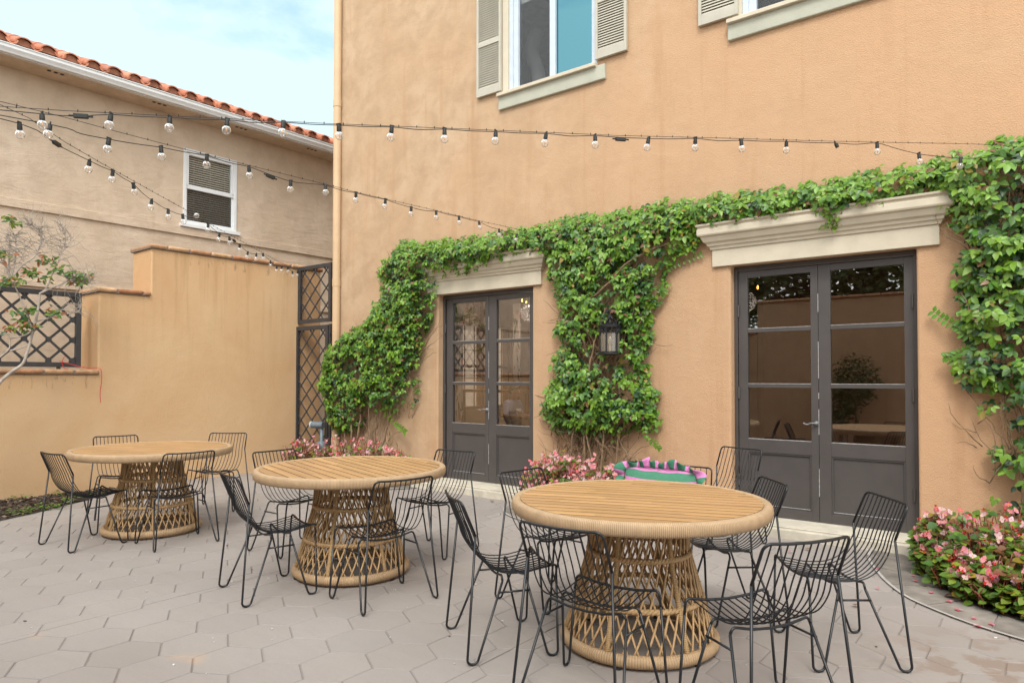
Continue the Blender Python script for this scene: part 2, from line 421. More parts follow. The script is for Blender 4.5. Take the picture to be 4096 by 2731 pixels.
# hexagonal stamped paving: side .2 m, joints cut 6 mm deep, control joints along y
S, PX, PY = .2, .3464, .3
pav = MB(); J = .0042
hexc = []
rows0, rows1 = -14, 18
for j in range(rows0, rows1):
    for i in range(-22, 20):
        cx = -3.64 + PX*i + (PX/2 if j % 2 else 0); cy = 2.325 + PY*j
        if cx < -10.1 or cx > 3 or cy > 7.3: continue
        hexc.append((cx, cy))
def clipx(poly, x, keep_left):
    out = []
    for a, b in zip(poly, poly[1:]+poly[:1]):
        ia = (a[0] <= x) == keep_left; ib = (b[0] <= x) == keep_left
        if ia: out.append(a)
        if ia != ib:
            q = (x-a[0])/(b[0]-a[0]); out.append((x, a[1]+(b[1]-a[1])*q))
    return out
rnd = random.Random(3)
for cx, cy in hexc:
    if inside((cx, cy), WALLBED) and edge_dist((cx, cy), WALLBED) > .15: continue
    full = [(cx+S*math.cos(R(30+60*k)), cy+S*math.sin(R(30+60*k))) for k in range(6)]
    pieces = [full]
    for X in (-4.735, -2.36):
        nx = []
        for p in pieces:
            xs = [q[0] for q in p]
            if min(xs) < X-.004 and max(xs) > X+.004: nx += [clipx(p, X-.0015, True), clipx(p, X+.0015, False)]
            else: nx.append(p)
        pieces = nx
    b = rnd.gauss(1, .03); c = (.272*b*rnd.uniform(.993,1.007), .238*b, .219*b*rnd.uniform(.99,1.01))
    for p in pieces:
        if len(p) < 3: continue
        mx = sum(q[0] for q in p)/len(p); my = sum(q[1] for q in p)/len(p)
        def ins(d, zz):
            out = []
            for q in p:
                dx, dy = q[0]-mx, q[1]-my; L = math.hypot(dx, dy); s_ = max(0, (L-d*1.15)/L)
                out.append((mx+dx*s_, my+dy*s_, zz))
            return out
        h = rnd.uniform(-.0012, .0012); ins1 = ins(J*1.7+rnd.uniform(0,.0016), h); ins0 = ins(J*1.05, h-.0022); low = ins(0, -.0055)
        n = len(p); i0 = len(pav.v); pav.v += ins1 + ins0 + low
        pav.idx(range(i0, i0+n), 0, c)
        dq = rnd.uniform(.60,.85); dk = tuple(x*dq for x in c); md = tuple(x*.88 for x in c)
        for k in range(n):
            k2 = (k+1) % n
            pav.idx((i0+n+k, i0+n+k2, i0+k2, i0+k), 0, md)
            pav.idx((i0+2*n+k, i0+2*n+k2, i0+n+k2, i0+n+k), 0, dk)
tag(pav.build('paving', M['paving']), kind='structure')
base = MB(); base.box(-10.6, 8, -8, 13.5, -.03, -.008); tag(base.build('paving_base', M['concrete']), kind='structure')
for k, (inn, outr) in BEDS.items():
    # stone border of cut flags, raised 4 mm, with a pale strip along its outer edge
    a = spline([(x, y, 0) for x, y in inn[1:-1] if True], 6); b_ = spline([(x, y, 0) for x, y in outr], 6)
    def resample(P, n):
        L = [0]
        for i in range(1, len(P)): L.append(L[-1]+(P[i]-P[i-1]).length)
        out = []
        for i in range(n+1):
            d = L[-1]*i/n; j = 1
            while j < len(L)-1 and L[j] < d: j += 1
            q = (d-L[j-1])/max(1e-9, L[j]-L[j-1]); out.append(P[j-1].lerp(P[j], q))
        return out
    nseg = {'right': 36, 'middle': 28, 'left': 32}[k]
    A = resample(a, nseg); B = resample(b_, nseg); fl = MB()
    for s0 in range(0, nseg, 4):
        s1 = min(s0+4, nseg); v = rnd.gauss(1, .07); c = (.275*v, .24*v, .21*v)
        for q in range(s0, s1):
            e0 = .06 if q == s0 else 0; e1 = .06 if q == s1-1 else 0
            p0, p1 = A[q].lerp(A[q+1], e0), A[q].lerp(A[q+1], 1-e1); o0, o1 = B[q].lerp(B[q+1], e0), B[q].lerp(B[q+1], 1-e1)
            z = V((0,0,.008)); zz = V((0,0,-.02))
            fl.face([p0+z, p1+z, o1+z, o0+z] if k != 'x' else [], 0, c)
            fl.face([p0+z, p0+zz, p1+zz, p1+z], 0, c)
            fl.face([o0+z, o1+z, o1+zz, o0+zz], 0, c)
            if e0: fl.face([p0+z, o0+z, o0+zz, p0+zz], 0, c)
            if e1: fl.face([p1+z, p1+zz, o1+zz, o1+z], 0, c)
    tag(fl.build('paving_border', M['flag']), kind='structure')
    st = MB()
    for q in range(nseg):
        d = (B[q+1]-B[q]).normalized(); nn = V((-d.y, d.x, 0))*.011
        d2 = (B[min(q+2, nseg)]-B[max(0, q)]).normalized(); n2 = V((-d2.y, d2.x, 0))*.011
        zz = V((0,0,.012))
        st.face([B[q]+nn+zz, B[q]-nn+zz, B[q+1]-n2+zz, B[q+1]+n2+zz])
    tag(st.build('paving_strip', M['strip']), kind='structure')
    sm = MB(); cx = sum(p.x for p in A)/len(A)
    nA = len(A); 
    for q in range(nseg):
        y1 = 7.06
        sm.face([V((A[q].x, A[q].y, .012)), V((A[q+1].x, A[q+1].y, .012)), V((A[q+1].x*.6+cx*.4, y1, .05)), V((A[q].x*.6+cx*.4, y1, .05))])
    tag(sm.build('soil', M['soil']), kind='structure')
sm = MB(); sm.face([(x, y, .004) for x, y in WALLBED]); tag(sm.build('soil', M['soil']), kind='structure')

# ------------------------------------------------------------------ wall with openings
def wall_panel(mb, u0, u1, z0, z1, d0, d1, holes, place):
    """vertical wall slab between depths d0 (front) and d1 (back) with rectangular holes, as one welded grid"""
    us = sorted({u0, u1, *[h[0] for h in holes], *[h[1] for h in holes]}); zs = sorted({z0, z1, *[h[2] for h in holes], *[h[3] for h in holes]})
    def refine(a, step):
        out = []
        for p, q in zip(a, a[1:]):
            n = max(1, int((q-p)/step)); out += [p+(q-p)*k/n for k in range(n)]
        return out+[a[-1]]
    us = refine(us, 3); zs = refine(zs, 3)
    ids = {}
    def vid(i, j, k):
        if (i, j, k) not in ids:
            ids[(i, j, k)] = len(mb.v); mb.v.append(place(us[i], zs[j], (d0, d1)[k]))
        return ids[(i, j, k)]
    def solid(i, j):
        if i < 0 or j < 0 or i >= len(us)-1 or j >= len(zs)-1: return False
        cu, cz = (us[i]+us[i+1])/2, (zs[j]+zs[j+1])/2
        return not any(h[0] < cu < h[1] and h[2] < cz < h[3] for h in holes)
    for i in range(len(us)-1):
        for j in range(len(zs)-1):
            if not solid(i, j): continue
            mb.idx((vid(i,j,0), vid(i+1,j,0), vid(i+1,j+1,0), vid(i,j+1,0)))
            mb.idx((vid(i,j,1), vid(i,j+1,1), vid(i+1,j+1,1), vid(i+1,j,1)))
            if not solid(i-1, j): mb.idx((vid(i,j,0), vid(i,j+1,0), vid(i,j+1,1), vid(i,j,1)))
            if not solid(i+1, j): mb.idx((vid(i+1,j,0), vid(i+1,j,1), vid(i+1,j+1,1), vid(i+1,j+1,0)))
            if not solid(i, j-1): mb.idx((vid(i,j,0), vid(i,j,1), vid(i+1,j,1), vid(i+1,j,0)))
            if not solid(i, j+1): mb.idx((vid(i,j+1,0), vid(i+1,j+1,0), vid(i+1,j+1,1), vid(i,j+1,1)))

# ------------------------------------------------------------------ the house
house = thing('house', 'tall orange stucco house with brown glazed double doors, shuttered windows and a corner downspout', 'house', (-5, F, 0))
D1 = (-6.745, -5.108); D2 = (-2.568, -.888); ZT = 2.668
W1 = (-5.494, -4.171, 5.215, 7.25); W2 = (-2.43, -1.15, 5.215, 7.25)
wb = MB()
wall_panel(wb, -9.058, 9.0, -.1, 8.4, F, F+.3, [(D1[0], D1[1], .06, ZT), (D2[0], D2[1], .06, ZT), W1, W2], lambda u, z, d: (u, d, z))
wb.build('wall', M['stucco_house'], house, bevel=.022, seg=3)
sb = MB()
wall_panel(sb, F+.3, 13.0, -.1, 8.4, -9.058, -8.8, [(9.85, 10.59, .9, 2.58), (10.8, 11.42, .9, 2.58)], lambda u, z, d: (d, u, z))
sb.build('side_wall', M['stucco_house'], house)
rb = MB(); rb.box(-9.05, 9, F, 13, 8.4, 8.5); rb.build('roof', M['concrete'], house)
ib = MB(); ib.box(-8.8, 4, 12.0, 12.2, .0, 8.4); ib.box(3.8, 4, F+.3, 12, 0, 8.4); ib.box(-3.9, -3.8, 7.9, 12, .1, 3.2)
ib.build('interior_wall', M['room'], house)
fb = MB(); fb.box(-8.8, 3.8, F+.3, 12, 0, .1); fb.build('interior_floor', M['room_floor'], house)
cb_ = MB(); cb_.box(-8.8, 3.8, F+.3, 12, 3.2, 3.3); cb_.build('interior_ceiling', M['room'], house)
for y0, y1 in ((9.85, 10.59), (10.8, 11.42)):
    m = MB()
    for a, b in ((y0, y0+.045), (y1-.045, y1)): m.box(-9.0, -8.86, a, b, .9, 2.58)
    for a, b in ((.9, .95), (2.53, 2.58), (1.71, 1.76)): m.box(-8.995, -8.865, y0+.045, y1-.045, a, b)
    for a in (.33, .72): m.box(-8.94, -8.92, y0+(y1-y0)*a-.007, y0+(y1-y0)*a+.007, .95, 2.53)
    for zz in (1.25, 1.5, 2.05): m.box(-8.938, -8.922, y0+.045, y1-.045, zz-.006, zz+.006)
    m.build('side_window', M['wood_dark'], house)
# door steps
for x0, x1 in ((-6.93, -4.93), (-2.78, -.74)):
    m = MB(); m.box(x0, x1, 6.715, 7.3, -.05, .085); m.box(x0+.03, x1-.03, 6.78, 7.3, .085, .100)
    m.build('doorstep', M['concrete'], house, bevel=.012)
# door surrounds: flat frieze and stepped cornice with mitred returns
PROF = [(.035,2.845),(.05,2.848),(.058,2.875),(.075,2.885),(.082,2.91),(.105,2.925),(.12,2.955),(.128,2.975),(.15,2.985),(.157,3.0),(.157,3.055),(.148,3.06),(.15,3.075),(.168,3.085),(.172,3.105),(.0,3.112)]
for x0, x1 in ((-6.925, -4.953), (-2.75, -.705)):
    m = MB(); m.box(x0, x1, F-.035, F+.02, 2.670, 2.846)
    rows = []
    for p, z in PROF:
        q = p-.035 if p > 0 else -.035
        i = len(m.v); m.v += [(x0-q, F+.02, z), (x0-q, F-p, z), (x1+q, F-p, z), (x1+q, F+.02, z)]; rows.append(i)
    for a, b in zip(rows, rows[1:]):
        for k in range(3): m.idx((a+k, a+k+1, b+k+1, b+k))
    m.build('door_cornice', M['trim'], house, bevel=.003)
DY = F+.115     # face of the door leaves
def handle(parent, x, z, dirx):
    m = MB(); m.lathe([(.0,0),(.024,0),(.024,.012),(.012,.016),(.010,.04),(0,.04)], 12)
    m.v = [(x+a, DY-c, z+b) for a, b, c in m.v]
    m.tube(spline([(x, DY-.04, z), (x+dirx*.035, DY-.05, z+.004), (x+dirx*.08, DY-.045, z-.012), (x+dirx*.115, DY-.045, z+.004)], 5), [.0065]*15+[.004], 7)
    m.build('handle', M['steel'], parent, smooth=True)
def leaf(x0, x1, g0, g1, handle_at=None):
    """one door leaf: stiles, rails, two glazing bars, sunk lower panel"""
    z0, z1 = .085, 2.61; m = MB(); y0, y1 = DY, DY+.05
    m.box(x0, g0, y0, y1, z0, z1); m.box(g1, x1, y0, y1, z0, z1)
    rails = [(z0, .195), (.745, .878), (2.547, z1)]
    for a, b in rails: m.box(g0, g1, y0+.001, y1, a, b)
    for zc in (1.425, 1.993): m.box(g0, g1, y0+.004, y1-.004, zc-.019, zc+.019)
    m.box(g0, g1, y0+.022, y1-.01, .195, .745)
    for a, b, c, d in ((g0, g0+.016, .195, .745), (g1-.016, g1, .195, .745), (g0+.016, g1-.016, .195, .211), (g0+.016, g1-.016, .729, .745)):
        m.box(a, b, y0+.008, y0+.022, c, d)
    # pale worn paint on the upper arrises of bars and rails
    for zz in (1.444, 2.012, .878): m.box(g0, g1, y0+.002, y0+.02, zz, zz+.0055, 1)
    m.box(g0+.016, g1-.016, y0+.006, y0+.022, .209, .2135, 1)
    if handle_at is not None:
        for a, b in ((.35,.62),(.95,1.2),(1.3,1.36),(1.5,1.86),(2.15,2.33)): m.box(handle_at[0]-.004, handle_at[0]+.003, y0-.0025, y0+.004, a, b, 1)
    lo = m.build('door', [M['door'], M['door_worn']], house, bevel=.004)
    gb = MB()
    for a, b in ((.878, 1.406), (1.444, 1.974), (2.012, 2.547)): gb.box(g0, g1, y0+.026, y0+.030, a, b)
    gb.build('glass', M['pane'], lo)
    if handle_at: handle(lo, *handle_at[1:])
for (o0, o1), A, B, hp in ((D1, (-6.682,-5.917,-6.575,-5.978), (-5.913,-5.16,-5.785,-5.235), (-5.915,-5.94,1.08,-1)), (D2, (-2.527,-1.745,-2.433,-1.813), (-1.741,-.925,-1.633,-1.003), (-1.743,-1.765,1.062,-1))):
    fr = MB(); fr.box(o0+.001, o0+.036, F+.10, F+.22, .1, ZT); fr.box(o1-.036, o1-.001, F+.10, F+.22, .1, ZT); fr.box(o0+.036, o1-.036, F+.10, F+.22, 2.612, ZT-.001)
    for zz in (.45, 1.35, 2.2): fr.tube([(o0+.045, F+.10, zz-.06), (o0+.045, F+.10, zz+.06)], .011, 8); fr.tube([(o1-.045, F+.10, zz-.06), (o1-.045, F+.10, zz+.06)], .011, 8)
    fr.build('door_frame', M['door'], house, bevel=.003)
    leaf(*A, handle_at=None); leaf(*B, handle_at=hp)
# upstairs windows with shutters and sills
def shutter(x0, x1):
    z0, z1 = 5.262, 7.35; m = MB(); y0, y1 = F-.052, F-.010
    s_ = .034
    m.box(x0, x0+s_, y0, y1, z0, z1); m.box(x1-s_, x1, y0, y1, z0, z1)
    for a, b in ((z0, z0+.105), (5.925, 5.988), (7.25, z1)): m.box(x0+s_, x1-s_, y0+.001, y1, a, b)
    for a, b in ((z0+.105, 5.925), (5.988, 7.25)):
        n = int((b-a)/.0295)
        for k in range(n):
            z = a+(b-a)*(k+.5)/n
            m.obox(((x0+x1)/2, F-.034, z), ((x1-x0)/2-s_, 0, 0), (0, .0070, .0118), (0, -.0022, .0011))
    for a, b in ((z0+.105, 5.925), (5.988, 7.25)): m.box(x0+s_, x1-s_, F-.018, F-.013, a, b)
    m.build('shutter', M['shutter'], house, bevel=.003)
for (x0, x1, z0, z1), sh in ((W1, ((-6.003,-5.588), (-4.160,-3.745))), (W2, ((-2.885,-2.46), (-1.12,-.70)))):
    for a, b in sh: shutter(a, b)
    m = MB(); m.box(x0-.14, x1+.135, F-.042, F+.01, 5.012, 5.19); m.build('window_apron', M['sill'], house, bevel=.01)
    m = MB(); m.box(x0-.14+(.0 if x0 > -3 else .0), x1+.025, F-.085, F+.05, 5.178, 5.222); sl_ = m
    m = MB(); m.box(x0-.088, x0, F-.012, F+.05, 5.222, 7.3); m.build('window_casing', M['trim'], house)
    fw_ = MB()
    fw_.box(x0, x0+.06, F+.012, F+.12, 5.222, z1); fw_.box(x0+.06, x0+.135, F+.03, F+.12, 5.222, z1); fw_.box(x1-.07, x1, F+.012, F+.12, 5.222, z1)
    fw_.box(x0+.135, x1-.07, F+.02, F+.12, 5.222, 5.255)
    mid = x0+.68; fw_.box(mid-.04, mid+.045, F+.015, F+.12, 5.255, z1)
    wf = fw_.build('window', M['frame_blue'], house, bevel=.003)
    sl_.build('sill', M['trim'], wf, bevel=.006)
    gb = MB(); gb.box(x0+.135, mid-.04, F+.07, F+.074, 5.255, z1); gb.build('screen', M['screen'], wf)
    gb = MB(); gb.box(mid+.045, x1-.07, F+.05, F+.056, 5.255, z1); gb.build('pane', M['pane_blue'], wf)
    bk = MB(); bk.box(x0-.6, x1+.6, 8.9, 8.95, 4.9, 7.6); bk.box(x0-.6, x1+.6, F+.3, 8.9, 7.4, 7.45); bk.box(x0-.6, x1+.6, F+.3, 8.9, 4.9, 4.95)
    bk.build('upper_room', M['screen_dark'], house)
    hd = MB(); hd.box(x0+.135, mid-.04, F+.10, F+.115, 6.39, z1); hd.build('roller_blind', M['white'], wf) if x0 < -4 else None
# the downspout at the corner
m = MB(); m.tube([(-8.925, F-.055, -.02), (-8.925, F-.055, 8.5)], .062, 18)
for zz in (3.02, 5.9, .5): m.tube([(-8.925, F-.055, zz-.06), (-8.925, F-.055, zz+.06)], .068, 18)
m.build('downspout', M['pipe'], house, smooth=False)

# objects in the rooms, seen through the glass
t_ = MB(); t_.tube(spline([(-5.52,7.85,5.45),(-5.60,7.85,5.85),(-5.70,7.86,6.15),(-5.60,7.87,6.42)], 6), .10, 12)
tag(t_.build('foam_tube', M['sofa'], smooth=True), 'pale grey bent tube leaning inside the upstairs window beside the blue pane', 'tube')
bt = thing('bar_table', 'long brown bar-height table across the room behind the left door', 'table', (-8.0, 9.6, .1))
m = MB(); m.box(-8.75, -7.12, 9.45, 9.85, 1.25, 1.295); m.build('tabletop', M['wood_dark'], bt, bevel=.005)
for x in (-8.7, -7.2):
    for y in (9.5, 9.8): m = MB(); m.box(x-.03, x+.03, y-.03, y+.03, .1, 1.25); m.build('leg', M['wood_dark'], bt)
ct = thing('cafe_table', 'small round wooden table with a white cup inside the left door', 'table', (-6.72, 9.05, .1))
m = MB(); m.lathe([(0,.775),(.36,.775),(.37,.78),(.37,.80),(.36,.805),(0,.805)], 28, (-6.72, 9.05, .1)); m.build('tabletop', M['wood_dark'], ct)
m = MB(); m.lathe([(.2,0),(.2,.02),(.03,.05),(.03,.775)], 14, (-6.72, 9.05, .1)); m.build('pedestal', M['iron'], ct)
cu = MB(); cu.lathe([(0,0),(.038,0),(.043,.03),(.045,.10),(.041,.10),(.039,.01),(0,.01)], 16, (-6.80, 9.02, .905)); cu.tube(spline([(-6.755,9.02,.985),(-6.725,9.02,.97),(-6.73,9.02,.94),(-6.757,9.02,.93)], 4), .006, 6)
tag(cu.build('coffee_cup', M['china'], smooth=True), 'white coffee cup on the round table before the person in blue', 'cup')
# floral curtains
cm, ctree, cb2, cout = nt('floral curtain cloth')
cco = coords(ctree, (5, 5, 3.2)); vo = N(ctree, 'TexVoronoi'); vo.inputs['Scale'].default_value = 1.1; ctree.links.new(cco, vo.inputs['Vector'])
cc1 = mixc(ctree, ramp(ctree, vo.outputs['Distance'], [(.22, 1.), (.36, 0.)]), (.50,.45,.39), (.36,.10,.09))
ln = noisen(ctree, coords(ctree, (9, 9, 2.6)), 1.6, 3, .6, 1.2)
cc1 = mixc(ctree, ramp(ctree, ln, [(.56, 0.), (.6, 1.)]), cc1, (.035,.05,.02))
ctree.links.new(cc1, cb2.inputs['Base Color']); cb2.inputs['Roughness'].default_value = .9
def curtain(x0, x1, y, z0, z1, label, dx=0):
    m = MB(); n = 26
    for k in range(n+1):
        x = x0+(x1-x0)*k/n; yy = y+.03*math.sin(k*1.5)
        m.v += [(x+dx, yy, z0), (x, yy, z1)]
    for k in range(n): m.idx((2*k, 2*k+2, 2*k+3, 2*k+1))
    o = m.build('curtain', cm, smooth=True)
    s_ = o.modifiers.new('thickness', 'SOLIDIFY'); s_.thickness = .006
    tag(o, label, 'curtain')
curtain(-6.90, -6.70, 7.5, .12, 2.75, 'white floral curtain hanging at the left edge inside the left door', .02)
curtain(-7.66, -7.50, 9.99, 1.35, 2.85, 'white floral curtain deeper in the room behind the left door')
def chandelier(x, y, z, label, watts):
    t_ = thing('chandelier', label, 'lamp', (x, y, z))
    m = MB(); m.tube([(x, y, z), (x, y, 3.2)], .008, 6); m.lathe([(0,-.12),(.05,-.10),(.055,-.06),(.02,-.04),(.012,0)], 12, (x, y, z))
    for k in range(3):
        q = k*2*math.pi/3+.4; m.tube(spline([(x, y, z-.08), (x+.1*math.cos(q), y+.1*math.sin(q), z-.13), (x+.17*math.cos(q), y+.17*math.sin(q), z-.06)], 4), .006, 5)
    m.build('frame', M['iron'], t_)
    for k in range(3):
        q = k*2*math.pi/3+.4; m = MB(); m.lathe([(0,0),(.008,.005),(.012,.022),(.009,.04),(0,.055)], 8, (x+.17*math.cos(q), y+.17*math.sin(q), z-.055))
        m.build('bulb', M['lamp'], t_, smooth=True)
    pl = bpy.data.lights.new('chandelier_light', 'POINT'); pl.energy = watts; pl.color = (1,.86,.72); pl.shadow_soft_size = .15
    po_ = bpy.data.objects.new('chandelier_light', pl); col.objects.link(po_); po_.parent = t_; po_.location = (0,0,-.22)
chandelier(-6.72, 9.2, 2.80, 'lit chandelier with small amber bulbs inside the left door', 24)
chandelier(-3.16, 9.2, 2.74, 'lit chandelier glowing at the left edge of the right door glass', 5)

# person at the round table, seated and facing right
def skin_mesh(name, verts, edges, radii, mat, parent=None, sub=2, root=0):
    me = bpy.data.meshes.new(name); me.from_pydata([V(v) for v in verts], edges, []); me.materials.append(mat)
    o = bpy.data.objects.new(name, me); col.objects.link(o)
    if parent is not None: o.parent = parent
    s_ = o.modifiers.new('skin', 'SKIN'); s_.use_smooth_shade = True
    bpy.context.view_layer.update()
    if not me.skin_vertices:
        bpy.context.view_layer.objects.active = o; o.select_set(True); bpy.ops.mesh.customdata_skin_add(); o.select_set(False)
    for k, r in enumerate(radii):
        rr = r if isinstance(r, tuple) else (r, r); me.skin_vertices[0].data[k].radius = rr
        me.skin_vertices[0].data[k].use_root = (k == root)
    u = o.modifiers.new('smooth', 'SUBSURF'); u.levels = sub; u.render_levels = sub
    return o
PB = V((-7.16, 9.25, .1))     # under the seat; facing +x
pv = []; pe = []; pr = []
def pj(p, r, link=None):
    pv.append(V(p)); pr.append(r)
    if link is not None: pe.append((link, len(pv)-1))
    return len(pv)-1
pel = pj((0,0,.52), (.15,.13)); wa = pj((.02,0,.72), (.14,.115), pel); chs = pj((.05,0,.96), (.17,.12), wa); nk = pj((.085,0,1.115), .055, chs)
n2 = pj((.11,0,1.17), .052, nk); hd = pj((.135,0,1.25), (.078,.09), n2); tp = pj((.13,0,1.32), (.075,.085), hd)
brow = pj((.175,0,1.275), (.052,.05), hd); nose = pj((.228,0,1.238), (.010,.013), brow); chin = pj((.185,0,1.185), (.036,.034), hd); lips = pj((.222,0,1.203), (.012,.022), chin)
for s_ in (-1, 1):
    ear = pj((.125, s_*.088, 1.25), .016, hd)
    sh = pj((.05, s_*.17, 1.05), .07, chs); el = pj((.10, s_*.235, .80), .048, sh); wr = pj((.31, s_*.15, .80), .031, el)
    pa = pj((.375, s_*.115, .815), (.036,.022), wr)
    for k in range(4):
        f1 = pj((.415, s_*(.12-.028*k)+.0, .845-.006*k), .011, pa); f2 = pj((.43, s_*(.085-.028*k), .85-.006*k), .010, f1); pj((.415, s_*(.06-.025*k), .845-.006*k), .009, f2)
    th = pj((.36, s_*.08, .845), .012, pa); pj((.385, s_*.06, .865), .010, th)
    hp = pj((.02, s_*.1, .50), .10, pel); kn = pj((.43, s_*.12, .50), .068, hp); an = pj((.42, s_*.12, .10), .042, kn); pj((.55, s_*.13, .04), .04, an)
person = skin_mesh('person', pv, pe, pr, M['skin'])
person.location = PB; person.scale = (.93,.93,.93); tag(person, 'person in a light blue shirt seated at a round table inside the left door', 'person')
sv, se, sr = [], [], []
def sj(p, r, link=None):
    sv.append(V(p)); sr.append(r)
    if link is not None: se.append((link, len(sv)-1))
    return len(sv)-1
a = sj((0,0,.50), (.165,.145)); b = sj((.02,0,.72), (.155,.13), a); c = sj((.05,0,.97), (.185,.135), b); d = sj((.08,0,1.10), (.075,.07), c); sj((.092,0,1.135), (.066,.064), d)
for s_ in (-1, 1):
    e = sj((.05, s_*.175, 1.05), .082, c); f = sj((.10, s_*.24, .79), .062, e); sj((.285, s_*.165, .80), .045, f)
skin_mesh('shirt', sv, se, sr, M['shirt'], person)
tv, te, tr_ = [(0,0,.47)], [], [(.17,.15)]
for s_ in (-1, 1):
    k = len(tv); tv += [(.03, s_*.1, .49), (.44, s_*.12, .505), (.43, s_*.12, .12)]; te += [(0,k),(k,k+1),(k+1,k+2)]; tr_ += [.112,.082,.062]
skin_mesh('trousers', [V(x) for x in tv], te, tr_, M['trousers'], person)
m = MB(); nh_, nv_ = 20, 10
for j in range(nv_+1):
    for i in range(nh_):
        a = 2*math.pi*i/nh_; back = .5-.5*math.cos(a)      # 0 in front, 1 at the nape
        e = math.pi*j/nv_*(.31+.36*back); w_ = 1+.03*math.sin(7*a)+.02*math.sin(13*a+j)
        m.v.append((.118+.108*math.sin(e)*math.cos(a)*w_-.004*back, .096*math.sin(e)*math.sin(a)*w_, 1.278+.110*math.cos(e)*w_))
for j in range(nv_):
    for i in range(nh_): m.idx((j*nh_+i, j*nh_+(i+1) % nh_, (j+1)*nh_+(i+1) % nh_, (j+1)*nh_+i))
o = m.build('hair', M['hair'], person, smooth=True, local=True); s_ = o.modifiers.new('thickness', 'SOLIDIFY'); s_.thickness = .012
for sg in (-1, 1):
    m = MB(); m.lathe([(0,-.009),(.008,-.006),(.010,0),(.008,.006),(0,.009)], 10, (.214, sg*.032, 1.262)); m.build('eye', M['hair'], person, smooth=True, local=True)
ic = thing('dining_chair', 'dark wooden chair under the person in the blue shirt', 'chair', (-7.16, 9.25, .1))
m = MB(); m.box(-7.38, -6.94, 9.03, 9.47, .46, .5); m.build('seat', M['wood_dark'], ic)
for x in (-7.36, -6.96):
    for y in (9.05, 9.45): m = MB(); m.box(x-.018, x+.018, y-.018, y+.018, .1, .46); m.build('leg', M['wood_dark'], ic)
m = MB()
for y in (9.05, 9.45): m.box(-7.40, -7.37, y-.018, y+.018, .46, .92)
for zz in (.62, .74, .86): m.box(-7.397, -7.373, 9.068, 9.432, zz, zz+.06)
m.build('backrest', M['wood_dark'], ic)

# ------------------------------------------------------------------ garden wall, trellis, gate
TILT = R(-1.6)
P0 = (-9.95, 7.05, 0)
TC = [(.50,.255,.135),(.56,.33,.185),(.44,.20,.10),(.60,.37,.21),(.52,.28,.16)]
def coping(parent, s0, s1, z, x0, x1, joints=None, end=False, seed=1):
    """bullnosed terracotta coping tiles laid along a wall top, dark mortar between"""
    rr = random.Random(seed); m = MB()
    js = joints or []
    if not js:
        n = max(1, round((s1-s0)/.335)); js = [s0+(s1-s0)*k/n for k in range(1, n)]
    e = [s0]+list(js)+[s1]
    for a, b in zip(e, e[1:]):
        c = rr.choice(TC); q = rr.uniform(.9, 1.12); m.box(x0, x1, a+.006, b-.006, z, z+.062, 0, tuple(v*q for v in c))
    m.build('coping', M['terracotta'], parent, bevel=.029, seg=4, local=True)
    m = MB(); m.box(x0+.02, x1-.02, s0+.01, s1-.01, z-.004, z+.05); m.build('mortar', M['strip_dark'], parent, local=True)
M['strip_dark'] = simple('grey mortar', (.20,.17,.15), .9, .15, 20)
def garden_wall_stain():
    m, t, b, o = nt('stained garden wall stucco'); co = coords(t)
    big = noisen(t, co, .8, 5, .6, .4); spk = noisen(t, co, 50, 3)
    c = ramp(t, big, [(.30, (.565,.352,.19)), (.52, (.605,.396,.226)), (.7, (.635,.436,.262))])
    c = mixc(t, mathn(t, 'MULTIPLY', ramp(t, spk, [(.5, 0.), (.78, 1.)]), .2), c, (.47,.27,.115))
    # run-off stains hanging from the top of the wall, each with its own outline
    sx = N(t, 'SeparateXYZ'); tcx = N(t, 'TexCoord'); t.links.new(tcx.outputs['Object'], sx.inputs[0])
    sv = noisen(t, coords(t, (1, 3.2, .20)), 2.2, 5, .65, .15)
    hgt = ramp(t, mathn(t, 'MULTIPLY', sx.outputs[2], .25), [(.35, 0.), (.84, 1.)])
    f_ = mathn(t, 'MULTIPLY', ramp(t, sv, [(.5, 0.), (.72, 1.)]), mathn(t, 'MULTIPLY', hgt, .5))
    c = mixc(t, f_, c, (.33,.20,.085))
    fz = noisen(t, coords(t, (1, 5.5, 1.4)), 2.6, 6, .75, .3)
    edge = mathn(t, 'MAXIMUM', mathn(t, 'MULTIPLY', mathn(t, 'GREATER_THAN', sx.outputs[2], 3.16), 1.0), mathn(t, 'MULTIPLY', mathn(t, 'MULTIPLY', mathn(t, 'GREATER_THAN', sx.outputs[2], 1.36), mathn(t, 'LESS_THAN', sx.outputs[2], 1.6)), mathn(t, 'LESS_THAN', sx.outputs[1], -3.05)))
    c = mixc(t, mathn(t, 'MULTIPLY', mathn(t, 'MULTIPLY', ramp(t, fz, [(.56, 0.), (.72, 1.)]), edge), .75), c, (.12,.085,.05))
    t.links.new(c, b.inputs['Base Color']); b.inputs['Roughness'].default_value = .93; b.inputs['Specular IOR Level'].default_value = .15
    bump(t, b, mathn(t, 'ADD', noisen(t, co, 80, 3), mathn(t, 'MULTIPLY', noisen(t, co, 10, 3), .8)), .5, .012); return m
M['stucco_wall'] = garden_wall_stain()
gw = thing('garden_wall', 'stepped orange stucco garden wall with terracotta coping behind the far-left table', 'wall', P0, TILT)
TH = .62
m = MB()
prof = [(-9.5,0),(.42,0),(.42,3.345),(-2.425,3.345),(-2.425,2.66),(-3.10,2.66),(-3.10,1.55),(-9.5,1.55)]
